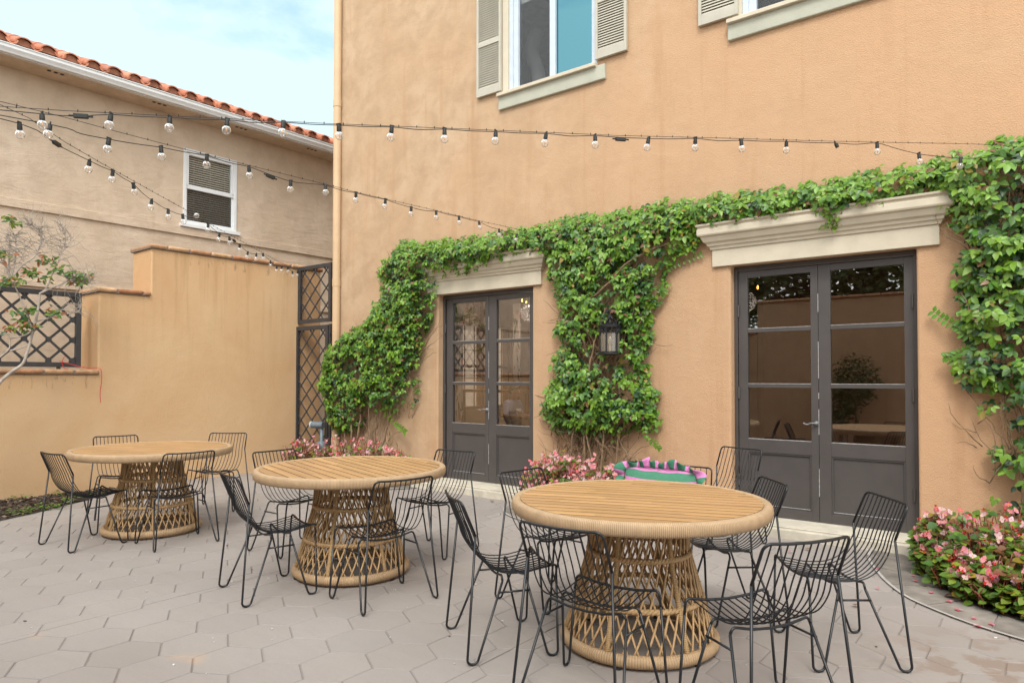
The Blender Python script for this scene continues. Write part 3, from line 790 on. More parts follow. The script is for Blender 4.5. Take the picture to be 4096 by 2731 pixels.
# front and back as cells so the steps stay crisp, then rounded
ss = [-9.5, -3.10, -2.425, .42]; zz_ = [-.1, 1.55, 2.66, 3.345]; top = [1, 2, 3]
ids = {}
def vid(i, j, k):
    if (i,j,k) not in ids: ids[(i,j,k)] = len(m.v); m.v.append((-TH*k, ss[i], zz_[j]))
    return ids[(i,j,k)]
def sol(i, j): return 0 <= i < 3 and 0 <= j < top[i]
for i in range(3):
    for j in range(top[i]):
        m.idx((vid(i,j,0), vid(i+1,j,0), vid(i+1,j+1,0), vid(i,j+1,0))); m.idx((vid(i,j,1), vid(i,j+1,1), vid(i+1,j+1,1), vid(i+1,j,1)))
        if not sol(i-1,j): m.idx((vid(i,j,0), vid(i,j+1,0), vid(i,j+1,1), vid(i,j,1)))
        if not sol(i+1,j): m.idx((vid(i+1,j,0), vid(i+1,j,1), vid(i+1,j+1,1), vid(i+1,j+1,0)))
        if not sol(i,j+1): m.idx((vid(i,j+1,0), vid(i+1,j+1,0), vid(i+1,j+1,1), vid(i,j+1,1)))
m.build('wall_body', M['stucco_wall'], gw, local=True, bevel=.025, seg=3)
coping(gw, -2.46, .45, 3.345, -TH-.04, .04, [-2.21,-1.884,-1.562,-1.225,-.87,-.515,-.186,.13], seed=4)
coping(gw, -3.135, -2.428, 2.66, -TH-.04, .04, [-2.871,-2.534], seed=9)
coping(gw, -9.5, -3.085, 1.55, -TH-.04, .04, [-9.2,-8.8,-8.4,-8.0,-7.6,-7.2,-6.8,-6.45,-6.1,-5.77,-5.42,-5.07,-4.73,-4.4,-4.06,-3.728,-3.384], seed=5)

def lattice(m, x, s0, s1, z0, z1, pitch, w, d, ds=0, dz=0, ax=0):
    """diagonal lattice clipped to a rectangle; bars run both ways and lap at the crossings"""
    def put(s, z, off): return (x+off, s, z) if ax == 0 else (s, x+off, z)
    for sg, off in ((1, -d*.35), (-1, d*.35)):
        c0 = -60
        for k in range(c0, 60):
            # line  z - dz = sg*(s - ds) + k*pitch
            pts = []
            for s in (s0, s1):
                z = sg*(s-ds)+k*pitch+dz
                if z0 <= z <= z1: pts.append((s, z))
            for z in (z0, z1):
                s = (z-dz-k*pitch)/sg+ds
                if s0 < s < s1: pts.append((s, z))
            if len(pts) >= 2:
                pts.sort(); a, b = pts[0], pts[-1]
                if math.hypot(a[0]-b[0], a[1]-b[1]) > .03:
                    m.bar(put(*a, off), put(*b, off), w, d, (1,0,0) if ax == 0 else (0,1,0))
def frame_rect(m, x0, x1, s0, s1, z0, z1, w, ax=0):
    def bx(a, b, c, d): m.box(x0, x1, a, b, c, d) if ax == 0 else m.box(a, b, x0, x1, c, d)
    bx(s0, s0+w, z0, z1); bx(s1-w, s1, z0, z1); bx(s0+w, s1-w, z0, z0+w); bx(s0+w, s1-w, z1-w, z1)
tp_ = thing('trellis_panel', 'charcoal lattice panel standing on the low wall behind the bare shrub', 'trellis', P0, TILT)
m = MB(); frame_rect(m, -.235, -.17, -5.4, -3.245, 1.642, 2.637, .062); m.build('frame', M['trellis'], tp_, local=True, bevel=.003)
m = MB(); lattice(m, -.20, -5.34, -3.30, 1.70, 2.58, .272, .030, .014, -3.345, 2.0)
for zc in (1.73, 2.0, 2.27, 2.53):
    for k in range(8):
        s = -3.345-.272*k; m.obox((-.20, s, zc), (.012,0,0), (0,.019,.019), (0,-.019,.019))
m.build('lattice', M['trellis'], tp_, local=True)
for s in (-3.5, -4.6, -5.3): 
    m = MB(); m.box(-.22, -.185, s-.02, s+.02, 1.60, 1.645); m.build('foot', M['trellis'], tp_, local=True)
ug = thing('lattice_panel', 'small charcoal lattice panel fixed above the tall gate at the house corner', 'trellis', (-9.5, 7.03, 2.41))
m = MB(); frame_rect(m, 7.00, 7.05, -9.94, -9.066, 2.412, 3.362, .062, 1); m.build('frame', M['trellis'], ug, bevel=.003)
m = MB(); lattice(m, 7.028, -9.878, -9.128, 2.474, 3.30, .287, .021, .012, -9.5, 2.96, 1); m.build('lattice', M['trellis'], ug)
gt = thing('gate', 'tall narrow charcoal lattice gate between the garden wall and the house', 'gate', (-9.55, 7.03, 0))
m = MB(); frame_rect(m, 6.985, 7.04, -9.985, -9.115, .06, 2.36, .066, 1); m.build('frame', M['trellis'], gt, bevel=.003)
m = MB(); lattice(m, 7.014, -9.919, -9.181, .126, 2.294, .287, .021, .012, -9.555, 1.945, 1); m.build('lattice', M['trellis'], gt)
m = MB(); m.box(-9.107, -9.062, 7.0, 7.055, 0, 2.372); m.build('post', M['trellis'], gt, bevel=.003)
for zz in (2.19, 1.2, .3): m = MB(); m.tube([(-9.995, 6.985, zz-.05), (-9.995, 6.985, zz+.05)], .014, 8); m.build('hinge', M['iron'], gt)
m = MB(); m.box(-9.06, -9.03, 6.985, 7.01, 2.18, 2.23); m.tube([(-9.03, 6.97, 2.205), (-9.03, 7.01, 2.205)], .015, 8); m.build('latch', M['iron'], gt)
# standpipe behind the flowers by the gate
sp = thing('standpipe', 'grey painted standpipe with a pale capped outlet beside the gate and left vine', 'pipe', (-9.14, 6.9, 0))
m = MB(); m.tube([(-9.14, 6.9, 0), (-9.14, 6.9, .71)], .028, 14); m.lathe([(.036,.30),(.07,.31),(.085,.36),(.085,.44),(.06,.49),(.036,.50)], 16, (-9.14, 6.9, 0)); m.build('riser', M['grey_pipe'], sp, smooth=True)
m = MB(); m.tube([(-9.10, 6.9, .755), (-9.29, 6.83, .755)], .052, 18); m.build('outlet', M['grey_pipe'], sp)
m = MB(); m.tube([(-9.29, 6.83, .755), (-9.315, 6.822, .755)], .056, 20); m.build('cap', M['pipe_cap'], sp, bevel=.008)

# red ribbon left on the wall
rb_ = MB()
def ribbon(m, pts, w=.008):
    P = spline(pts, 8)
    for a, b in zip(P, P[1:]):
        d = (b-a).normalized(); n = d.cross(V((1,0,0)));  n = n.normalized() if n.length > .1 else V((0,1,0))
        m.face([a+n*w/2, a-n*w/2, b-n*w/2, b+n*w/2])
ribbon(rb_, [(-10.20,3.55,1.72),(-10.15,3.74,1.66),(-10.06,3.83,1.635),(-9.985,3.935,1.63),(-9.962,3.965,1.59),(-9.965,3.97,1.45),(-9.968,3.955,1.3),(-9.97,3.965,1.17)])
ribbon(rb_, [(-10.18,3.60,1.78),(-10.17,3.57,1.70),(-10.17,3.60,1.625),(-10.16,3.64,1.62)])
o = rb_.build('ribbon', M['ribbon']); s_ = o.modifiers.new('thickness', 'SOLIDIFY'); s_.thickness = .002
tag(o, 'thin red ribbon trailing from the lattice over the low wall cap', 'ribbon')

# ------------------------------------------------------------------ neighbouring house
nh = thing('neighbour_house', 'beige two-storey stucco house with red tile roof and white gutter beyond the garden wall', 'house', P0, TILT)
NX = -1.9
WN = (-1.095, -.105, 4.20, 5.525)
m = MB(); wall_panel(m, -12, 9, -.2, 6.12, NX, NX-.25, [(WN[0], WN[1], WN[2], WN[3])], lambda u, z, d: (d, u, z))
m.build('wall', M['stucco_far'], nh, local=True)
for z0, z1, d in ((3.995, 4.131, .03), (2.862, 2.95, .035)):
    m = MB(); m.box(NX, NX+d, -12, 9, z0, z1); m.build('string_course', M['stucco_far'], nh, local=True, bevel=.006)
m = MB(); m.box(NX-.3, NX+.42, -12, 9.2, 6.035, 6.06); m.build('eave', M['stucco_far'], nh, local=True)
for s in (-3.25, -1.75, -.3, 1.2):
    for k in range(3): m = MB(); m.lathe([(0,0),(.028,0),(.028,.004),(0,.004)], 10, (NX+.35, s+.085*k, 6.029)); m.build('vent', M['dark'], nh, local=True)
m = MB(); x = NX+.42
gp = [(x, 6.06), (x+.075, 6.06), (x+.085, 6.085), (x+.10, 6.11), (x+.11, 6.125), (x+.11, 6.165), (x+.122, 6.17), (x+.122, 6.185), (x, 6.185)]
for s in (-12, 9.2): m.v += [(a, s, b) for a, b in gp]
n = len(gp)
for k in range(n): m.idx((k, (k+1) % n, n+(k+1) % n, n+k))
m.build('gutter', M['white'], nh, local=True, bevel=.004)
# barrel tiles: covers and pans in stepped courses up the slope
m = MB(); rr = random.Random(5); PT = .30
for j in range(5):
    for k in range(-42, 33):
        s0 = k*PT; c = rr.choice([(.56,.20,.11),(.52,.175,.095),(.60,.24,.14),(.50,.19,.12)]); q = rr.uniform(.9,1.1); c = tuple(v*q for v in c)
        xa = NX+.50-j*.34; za = 6.215+j*.135+rr.uniform(-.006,.006); xb = xa-.42; zb = za+.165
        for th, r0, r1, sgn, cen, ss_ in ((0, .122, .108, 1, 0, .0), (0, .075, .075, -1, PT/2, .0)):
            a_ = []
            nA = 10
            for kk in range(nA+1):
                ang = math.pi*kk/nA; cs, sn = math.cos(ang), math.sin(ang)
                a_.append((cs, sn))
            i0 = len(m.v)
            for (cs, sn) in a_:
                zo = .02 if sgn > 0 else .06
                m.v += [(xa, s0+cen+cs*r0, za+zo+sgn*sn*r0*.92), (xb, s0+cen+cs*r1, zb+zo+sgn*sn*r1*.92), (xa, s0+cen+cs*(r0-.018), za+zo+sgn*sn*(r0-.018)*.92)]
            for kk in range(nA):
                p = i0+3*kk
                m.idx((p, p+3, p+4, p+1), 0, c); m.idx((p, p+2, p+5, p+3), 0, tuple(min(1, v*1.1) for v in c))
            if sgn > 0 and j == 0:      # mortar plug under the first cover
                i1 = len(m.v); m.v += [(xa-.05, s0+cen+cs*(r0-.015), za+.02+sn*(r0-.015)*.92) for cs, sn in a_]
                m.idx(range(i1, i1+nA+1), 0, (.42,.17,.10))
m.build('roof', M['terracotta'], nh, local=True, smooth=False)
m = MB(); m.face([(NX+.46, -12, 6.15), (NX+.46, 9.2, 6.15), (NX-3, 9.2, 7.5), (NX-3, -12, 7.5)]); m.build('roof_deck', M['dark'], nh, local=True)
# sash window with blinds
u0, u1, z0, z1 = WN
m = MB()
for a, b, c, d in ((u0, u0+.055, z0, z1), (u1-.055, u1, z0, z1), (u0+.055, u1-.055, z1-.055, z1), (u0+.055, u1-.055, z0, z0+.04)): m.box(NX-.09, NX+.02, a, b, c, d)
zm = 4.86
for a, b, c, d in ((u0+.055, u0+.10, zm, z1-.055), (u1-.10, u1-.055, zm, z1-.055), (u0+.10, u1-.10, z1-.10, z1-.055), (u0+.055, u1-.055, zm-.035, zm+.04)): m.box(NX-.06, NX+.005, a, b, c, d)
for a, b, c, d in ((u0+.055, u0+.085, z0+.04, zm-.035), (u1-.085, u1-.055, z0+.04, zm-.035), (u0+.085, u1-.085, z0+.04, z0+.075)): m.box(NX-.08, NX-.02, a, b, c, d)
wn = m.build('window', M['white'], nh, local=True, bevel=.004)
m = MB(); m.box(NX-.05, NX+.06, u0-.06, u1+.06, z0-.062, z0); m.build('sill', M['white'], wn, local=True, bevel=.006)
m = MB(); m.box(NX-.040, NX-.036, u0+.10, u1-.10, zm+.04, z1-.10); m.box(NX-.052, NX-.048, u0+.085, u1-.085, z0+.075, zm-.035); m.build('pane', M['pane_far'], wn, local=True)
m = MB(); m.box(NX-.030, NX-.0285, u0+.085, u1-.085, z0+.075, zm-.035); m.build('screen', M['screen'], wn, local=True)
m = MB(); nS = 30
for k in range(nS):
    z = z0+.06+(z1-z0-.13)*(k+.5)/nS; m.obox((NX-.075, (u0+u1)/2, z), (.013,0,-.0135), (0,(u1-u0)/2-.07,0), (-.0006,0,.001))
for f_ in (.22, .52, .80): m.tube([(NX-.056, u0+(u1-u0)*f_, z0+.06), (NX-.056, u0+(u1-u0)*f_, z1-.06)], .0025, 4)
m.build('blind', M['blind'], wn, local=True)
m = MB(); m.box(NX-.6, NX-.55, u0-.5, u1+.5, z0-.4, z1+.4); m.box(NX-.55, NX-.25, u0-.5, u1+.5, z0-.4, z0-.35); m.build('room_behind', M['dark'], nh, local=True)

# ------------------------------------------------------------------ far side of the courtyard (seen mirrored in the door glass)
rw = thing('rear_wall', 'orange stucco wall across the courtyard, mirrored in the right door glass', 'wall', (-3, -2.2, 0))
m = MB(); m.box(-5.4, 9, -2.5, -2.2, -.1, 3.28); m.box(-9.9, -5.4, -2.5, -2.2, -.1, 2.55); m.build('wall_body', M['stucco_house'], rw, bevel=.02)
m = MB()
for x0, x1, z in ((-5.44, 9, 3.28), (-9.9, -5.44, 2.55)):
    n = int((x1-x0)/.335)
    for k in range(n):
        c = rr.choice(TC); m.box(x0+(x1-x0)*k/n+.006, x0+(x1-x0)*(k+1)/n-.006, -2.55, -2.15, z, z+.062, 0, c)
m.build('coping', M['terracotta'], rw, bevel=.028, seg=3)

# ------------------------------------------------------------------ round cane tables
def make_table():
    t_ = thing('round_table', 'x', 'table', (0,0,0), 0, 'round cane pedestal tables')
    RO, ZT_, HW, HH = .728, .819, .030, .038
    n = 160; m = MB(); q = 12
    for i in range(n):
        a = 2*math.pi*i/n
        for j in range(q):
            b = 2*math.pi*j/q; cb, sb = math.cos(b), math.sin(b)
            sx = abs(cb)**.75*(1 if cb > 0 else -1); sz = abs(sb)**.75*(1 if sb > 0 else -1)
            r = RO-HW+HW*sx; z = ZT_-HH+HH*sz; m.v.append((r*math.cos(a), r*math.sin(a), z))
    for i in range(n):
        for j in range(q): m.idx((i*q+j, ((i+1) % n)*q+j, ((i+1) % n)*q+(j+1) % q, i*q+(j+1) % q))
    m.build('rim', M['rim'], t_, smooth=True, local=True)
    # slatted top: boards cut to the circle, small gaps, each board of two or three lengths
    m = MB(); r_ = random.Random(11); RI = .676; wd = .0835; zt = ZT_-.004
    y = -RI
    k = 0
    while y < RI-.004:
        y1 = min(y+wd, RI); ya, yb = y+.0048, y1-.0048
        hx = math.sqrt(max(0, RI*RI-(0 if ya < 0 < yb else min(abs(ya), abs(yb)))**2))
        cuts = [-hx]; x = -hx+r_.uniform(.2,.7)
        while x < hx-.15: cuts.append(x); x += r_.uniform(.35,.75)
        cuts.append(hx)
        for sub in range(2):
            yc0 = ya+(yb-ya)*sub/2; yc1 = ya+(yb-ya)*(sub+1)/2
            cs = sorted([cuts[0]]+[c+r_.uniform(-.12,.12) for c in cuts[1:-1]]+[cuts[-1]])
            for a, b in zip(cs, cs[1:]):
                v = r_.gauss(1, .12); tone = r_.uniform(-.02,.03)
                c = ((.385+tone)*v, (.222+tone*.6)*v, .100*v)
                # board piece with ends cut to the circle
                ny = 4; L_, R_ = [], []
                for q in range(ny+1):
                    yy = yc0+(yc1-yc0)*q/ny; lim = math.sqrt(max(0, RI*RI-yy*yy))
                    L_.append((max(a, -lim), yy)); R_.append((min(b, lim), yy))
                for q in range(ny):
                    p = [L_[q], R_[q], R_[q+1], L_[q+1]]
                    if p[1][0]-p[0][0] <= 0 and p[2][0]-p[3][0] <= 0: continue
                    m.face([(xx, yy, zt) for xx, yy in p], 0, c)
        for yy in (ya, yb):
            lim = math.sqrt(max(0, RI*RI-yy*yy)); m.face([(-lim, yy, zt), (lim, yy, zt), (lim, yy, zt-.02), (-lim, yy, zt-.02)], 0, (.13,.07,.03))
        y = y1; k += 1
    m.build('tabletop', M['teak'], t_, local=True)
    m = MB(); m.lathe([(0, ZT_-.022), (.69, ZT_-.022), (.69, ZT_-.055), (0, ZT_-.055)], 48); m.build('underside', M['dark'], t_, local=True)
    def rad(z):
        pts = [(0,.424),(.06,.408),(.28,.345),(.52,.275),(.79,.250)]
        for (za, ra), (zb, rb2) in zip(pts, pts[1:]):
            if z <= zb: q = (z-za)/(zb-za); return ra+(rb2-ra)*q
        return pts[-1][1]
    m = MB(); NS = 40; r_ = random.Random(2)
    for k in range(NS):
        for sg in (-1, 1):
            a0 = 2*math.pi*(k+.5*(sg > 0)*.5)/NS+r_.uniform(-.012,.012); pts = []
            for s in range(11):
                z = .045+.73*s/10; a = a0+sg*R(44)*s/10
                r = rad(z)+sg*.005; pts.append((r*math.cos(a), r*math.sin(a), z))
            m.tube(pts, .0062, 6)
    m.build('lattice', M['cane'], t_, smooth=True, local=True)
    for k in range(6):
        a = 2*math.pi*k/6+R(14); m = MB(); m.tube([((rad(z)+.008)*math.cos(a), (rad(z)+.008)*math.sin(a), z) for z in (.03,.12,.28,.4,.52,.66,.79)], .0145, 8)
        m.build('post', M['cane_post'], t_, smooth=True, local=True)
    for z, r in ((.28,.352),(.525,.284)):
        m = MB()
        for ph in (0, 1):
            m.tube([((r+.006*math.cos(44*a+ph*math.pi))*math.cos(a), (r+.006*math.cos(44*a+ph*math.pi))*math.sin(a), z+.008*math.sin(44*a+ph*math.pi)) for a in [2*math.pi*i/264 for i in range(264)]], .0105, 6, True)
        m.build('hoop', M['cane'], t_, smooth=True, local=True)
    m = MB(); n = 96; q = 10
    for i in range(n):
        a = 2*math.pi*i/n
        for j in range(q):
            b = 2*math.pi*j/q; r = .420+.028*math.cos(b); m.v.append((r*math.cos(a), r*math.sin(a), .047+.034*math.sin(b)))
    for i in range(n):
        for j in range(q): m.idx((i*q+j, ((i+1) % n)*q+j, ((i+1) % n)*q+(j+1) % q, i*q+(j+1) % q))
    m.build('base_ring', M['ring'], t_, smooth=True, local=True)
    m = MB()
    for k in range(6):
        a = 2*math.pi*k/6+.4; m.lathe([(0,0),(.016,0),(.016,.02),(0,.02)], 8, (.42*math.cos(a), .42*math.sin(a), 0))
    m.build('foot', M['iron'], t_, local=True)
    return t_
tab = make_table()
for i, (x, y, a, lab) in enumerate([(-6.966, 3.255, 22, 'round slatted table on a cane pedestal, beside the stepped garden wall'),
        (-4.277, 3.517, -17.4, 'round slatted table on a cane pedestal, standing between the other two tables'),
        (-1.852, 3.598, 20, 'round slatted table on a cane pedestal, in front of the right door and cushion')]):
    o = tab if i == 0 else copy_tree(tab)
    o.location = (x, y, 0); o.rotation_euler.z = R(a); o['label'] = lab

# ------------------------------------------------------------------ wire chairs
def make_chair():
    c = thing('wire_chair', 'x', 'chair')
    RB, RW = .0068, .0036
    def sag(x, w, a): return a*(1-min(1, (x/w)**2))
    # backrest: top bar with side rods down to the bend, and the upper half of the wires
    m = MB(); top = []
    side = [(-.225,-.212,.66), (-.222,-.287,.842)]
    P = [(-.225,-.212,.66), (-.221,-.287,.843)]+[(x, -.287-sag(x,.221,.02), .843-.006*(1-(x/.221)**2)) for x in (-.11,0,.11)]+[(.221,-.287,.843), (.225,-.212,.66)]
    m.tube(fillet(P, [.035,.2,.2,.2,.035], 5), RB, 8)
    wires = []
    for k in range(11):
        u = (k-5)/5.6; xt = u*.212; xs = u*.222
        yb = -sag(u, 1, .022); zs = -sag(u, 1, .024)
        ctrl = [(xt, -.287+yb*.9, .840), (xt*1.0, -.252+yb, .755), (xt*1.01, -.214+yb, .665), (xs, -.184+yb*.8, .575), (xs, -.128, .492+zs*.5), (xs, -.045, .452+zs), (xs, .07, .446+zs*1.1), (xs, .165, .460+zs), (xs*1.0, .243, .472+zs*.95)]
        wires.append(spline(ctrl, 5))
    for w_ in wires: m.tube(w_[:16], RW, 5)
    m.build('backrest', M['chair'], c, smooth=True, local=True)
    m = MB()
    for w_ in wires: m.tube(w_[15:], RW, 5)
    P = [(-.243,.239,.40), (-.231,.243,.474)]+[(x, .243, .474-sag(x,.231,.026)) for x in (-.12,0,.12)]+[(.231,.243,.474), (.243,.239,.40)]
    m.tube(fillet(P, [.022,.2,.2,.2,.022], 5), RB, 8)
    for y, zc in ((-.06,.440),(.075,.434)):
        P = [(-.215,y,.408)]+[(-.200,y,zc-.003)]+[(x, y, zc-.006-sag(x,.2,.024)) for x in (-.1,0,.1)]+[(.200,y,zc-.003),(.215,y,.408)]
        m.tube(fillet(P, [.03,.2,.2,.2,.03], 5), RB*.95, 8)
    m.build('seat', M['chair'], c, smooth=True, local=True)
    for s_ in (-1, 1):
        m = MB(); zf = .0072
        m.tube(fillet([(s_*.225,-.212,.66), (s_*.275,-.268,zf), (s_*.272,-.213,zf), (s_*.215,-.06,.408)], [.03,.03], 7), RB, 8)
        m.build('leg', M['chair'], c, smooth=True, local=True)
        m = MB(); m.tube(fillet([(s_*.243,.239,.40), (s_*.277,.236,zf), (s_*.274,.181,zf), (s_*.215,.075,.408)], [.03,.03], 7), RB, 8)
        m.build('leg', M['chair'], c, smooth=True, local=True)
        m = MB(); m.tube([(s_*.226,-.085,.352), (s_*.226,.095,.352)], RB*.85, 7); m.build('stretcher', M['chair'], c, smooth=True, local=True)
    m = MB()
    for s_ in (-1, 1):
        for y in (-.24, .208): m.lathe([(0,0),(.006,0),(.007,.006),(0,.009)], 8, (s_*.2745, y, 0))
    m.build('foot_pad', M['rubber'], c, local=True)
    return c
ch = make_chair()
CH = [
 (-6.909,2.635,4.2,'black wire chair drawn up to the left side of the farthest-left table, facing right'),
 (-6.303,3.163,84.1,'black wire chair in front of the farthest-left table, its back crossing the rim'),
 (-8.087,3.429,-102.3,'black wire chair behind the farthest-left table, near the wall below the red ribbon'),
 (-7.584,4.278,-143.5,'black wire chair behind the right side of the farthest-left table, before the plain wall'),
 (-4.359,2.852,-14.9,'black wire chair seen side-on at the left of the middle table, on the open paving'),
 (-3.601,3.23,77.6,'black wire chair in front of the middle table, its back crossing the cane rim'),
 (-5.263,3.674,-88.6,'black wire chair behind the left edge of the middle table, between the two left tables'),
 (-4.23,4.4,-176.0,'black wire chair behind the right edge of the middle table, before the left door'),
 (-2.466,3.114,-35.6,'black wire chair seen side-on at the left of the nearest table'),
 (-1.718,2.858,0.6,'black wire chair backing the viewer before the nearest table, its feet cropped off'),
 (-1.009,3.138,57.3,'black wire chair at the front right of the nearest table, nearest to the viewer'),
 (-0.927,4.125,126.8,'black wire chair farthest right, beside the right flower bed'),
 (-1.61,4.383,129.8,'black wire chair half hidden behind the right rim of the nearest table'),
 (-2.694,3.941,-97.3,'black wire chair behind the nearest table, pink flowers seen through its back'),
 (-2.351,6.239,164.4,'black wire chair farthest back, standing alone at the left jamb of the right door'),
]
for i, (x, y, a, lab) in enumerate(CH):
    o = ch if i == 0 else copy_tree(ch)
    o.location = (x, y, 0); o.rotation_euler.z = R(a); o['label'] = lab
    o['group'] = 'black wire chairs on the patio'

# wire lounge seat with a striped cushion, mostly hidden behind the nearest table
lc = thing('lounge_seat', 'low black wire lounge seat behind the nearest table, carrying the striped cushion', 'chair', (-2.88, 6.05, 0))
m = MB(); P = [(-3.34,6.12,.40),(-3.32,6.20,.672),(-2.44,6.20,.672),(-2.42,6.12,.40)]; m.tube(fillet(P, .04, 5), .0075, 8)
for k in range(15):
    x = -3.27+.78*k/14; m.tube(spline([(x,6.20,.670),(x,6.17,.5),(x,6.10,.36),(x,5.9,.30),(x,5.62,.32)], 4), .0036, 5)
m.build('backrest', M['chair'], lc, smooth=True)
m = MB(); m.tube(fillet([(-3.34,6.12,.40),(-3.34,5.62,.33),(-2.42,5.62,.33),(-2.42,6.12,.40)], .05, 5), .0075, 8); m.build('seat_frame', M['chair'], lc, smooth=True)
for x in (-3.34, -2.42):
    for y, z in ((5.64,.33),(6.12,.40)):
        m = MB(); sg = 1 if y < 5.9 else -1; m.tube(fillet([(x, y, z), (x, y-sg*.03, .008), (x, y+sg*.04, .008), (x, y+sg*.13, .35)], .03, 5), .0075, 7); m.build('leg', M['chair'], lc, smooth=True)
# the cushion: plump striped body, gathered ruffle round the edge
def stripes(x, z):
    return (.085,.255,.155) if int(math.floor((z+.0)/.075)) % 2 else (.70,.25,.52)
cq = thing('cushion', 'green and pink striped lumbar cushion with a ruffled edge on the lounge seat', 'cushion', (-2.87, 5.98, .33))
m = MB(); NXc, NZc = 44, 22; W2c, H2c = .375, .165; ids = {}
rnd = random.Random(8)
for f_ in (0, 1):
    for i in range(NXc+1):
        for j in range(NZc+1):
            u = -1+2*i/NXc; v = -1+2*j/NZc
            th = max(0, (1-abs(u)**3.2))**.5*max(0, (1-abs(v)**2.6))**.5
            dimple = .010*math.sin(u*11+1)*max(0, v)**2
            x = u*W2c*(1-.03*(1-v*v)); z = v*H2c*(1-.10*(1-u*u)*0)+.012*u*u-.010*abs(math.sin(u*5.2+.4))*max(0,v)
            y = (-1 if f_ == 0 else .8)*(.085*th+dimple*.4)
            ids[(f_,i,j)] = len(m.v); m.v.append((x-2.87, y+6.0-.10*v*-.35, z+.495))
for f_ in (0, 1):
    for i in range(NXc):
        for j in range(NZc):
            zc = (j+.5)/NZc; c = (.075,.23,.145) if (.66 < zc < .90) or (.14 < zc < .40) else (.62,.22,.47)
            q = (ids[(f_,i,j)], ids[(f_,i+1,j)], ids[(f_,i+1,j+1)], ids[(f_,i,j+1)])
            m.idx(q if f_ == 0 else q[::-1], 0, c)
M['cloth'] = attr_mat('cotton cloth', .85, 0, .15, .15, .06, 40)
m.build('cushion_body', M['cloth'], cq, smooth=True)
m = MB(); per = []
NP = 150
for k in range(NP):
    a = 2*math.pi*k/NP; ca, sa = math.cos(a), math.sin(a); s_ = .34
    ex = W2c*.985*(abs(ca)**s_)*(1 if ca > 0 else -1); ez = H2c*.97*(abs(sa)**s_)*(1 if sa > 0 else -1); per.append((ex, ez))
# spread points evenly by length
L = [0]
for k in range(NP): L.append(L[-1]+math.dist(per[k], per[(k+1) % NP]))
ring = []
NR = 240
for q in range(NR):
    d = L[-1]*q/NR; k = 0
    while L[k+1] < d: k += 1
    t0 = (d-L[k])/max(1e-9, L[k+1]-L[k]); a, b = per[k], per[(k+1) % NP]; ring.append((a[0]+(b[0]-a[0])*t0, a[1]+(b[1]-a[1])*t0))
for q in range(NR):
    a, b = ring[q-1], ring[(q+1) % NR]; tx, tz = b[0]-a[0], b[1]-a[1]; l_ = math.hypot(tx, tz) or 1; nx, nz = tz/l_, -tx/l_
    x, z = ring[q]; h = .068+.020*math.sin(q*.19)+.010*math.sin(q*.61)
    wv = math.sin(q*.52+.8*math.sin(q*.11))
    for s_ in range(5):
        w_ = s_/4; m.v.append((x+nx*h*w_-2.87, 6.0+.036*wv*w_*(1.1 if w_ < .8 else 1.3)-.02*w_, z+nz*h*w_+.495))
for q in range(NR):
    c = (.06,.21,.13) if ((q+int(2*math.sin(q*.3))) // 6) % 2 else (.62,.23,.48)
    for s_ in range(4):
        m.idx((q*5+s_, ((q+1) % NR)*5+s_, ((q+1) % NR)*5+s_+1, q*5+s_+1), 0, c)
o = m.build('ruffle', M['cloth'], cq, smooth=True); s_ = o.modifiers.new('thickness', 'SOLIDIFY'); s_.thickness = .004

# ------------------------------------------------------------------ foliage
def leaf_blade(m, base, d, n, L, W, c, curl=.18, serr=False):
    """one leaf: folded along its midrib, tip drooping"""
    d = d.normalized(); side = d.cross(n)
    if side.length < 1e-5: side = d.orthogonal()
    side.normalize(); n = side.cross(d)
    def P(u, v, h): return base+d*(L*u)+side*(W*v)+n*(L*h)
    i = len(m.v)
    m.v += [tuple(p) for p in (P(0,0,0), P(.16,-.30,.03), P(.16,.30,.03), P(.42,-.50,.04), P(.42,.50,.04), P(.44,0,-.04), P(.74,-.33,-curl*.35), P(.74,.33,-curl*.35), P(.76,0,-curl*.55-.02), P(1.02,0,-curl))]
    for q in ((0,5,3,1),(0,2,4,5),(3,5,8,6),(5,4,7,8),(6,8,9),(8,7,9)): m.idx([i+k for k in q], 0, c)
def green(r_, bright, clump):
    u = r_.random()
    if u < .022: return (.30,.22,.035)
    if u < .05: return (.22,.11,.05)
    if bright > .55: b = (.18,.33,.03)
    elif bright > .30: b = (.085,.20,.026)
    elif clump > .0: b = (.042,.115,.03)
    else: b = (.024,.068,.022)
    k = r_.uniform(.75,1.25); return (b[0]*k*r_.uniform(.9,1.1), b[1]*k, b[2]*k)
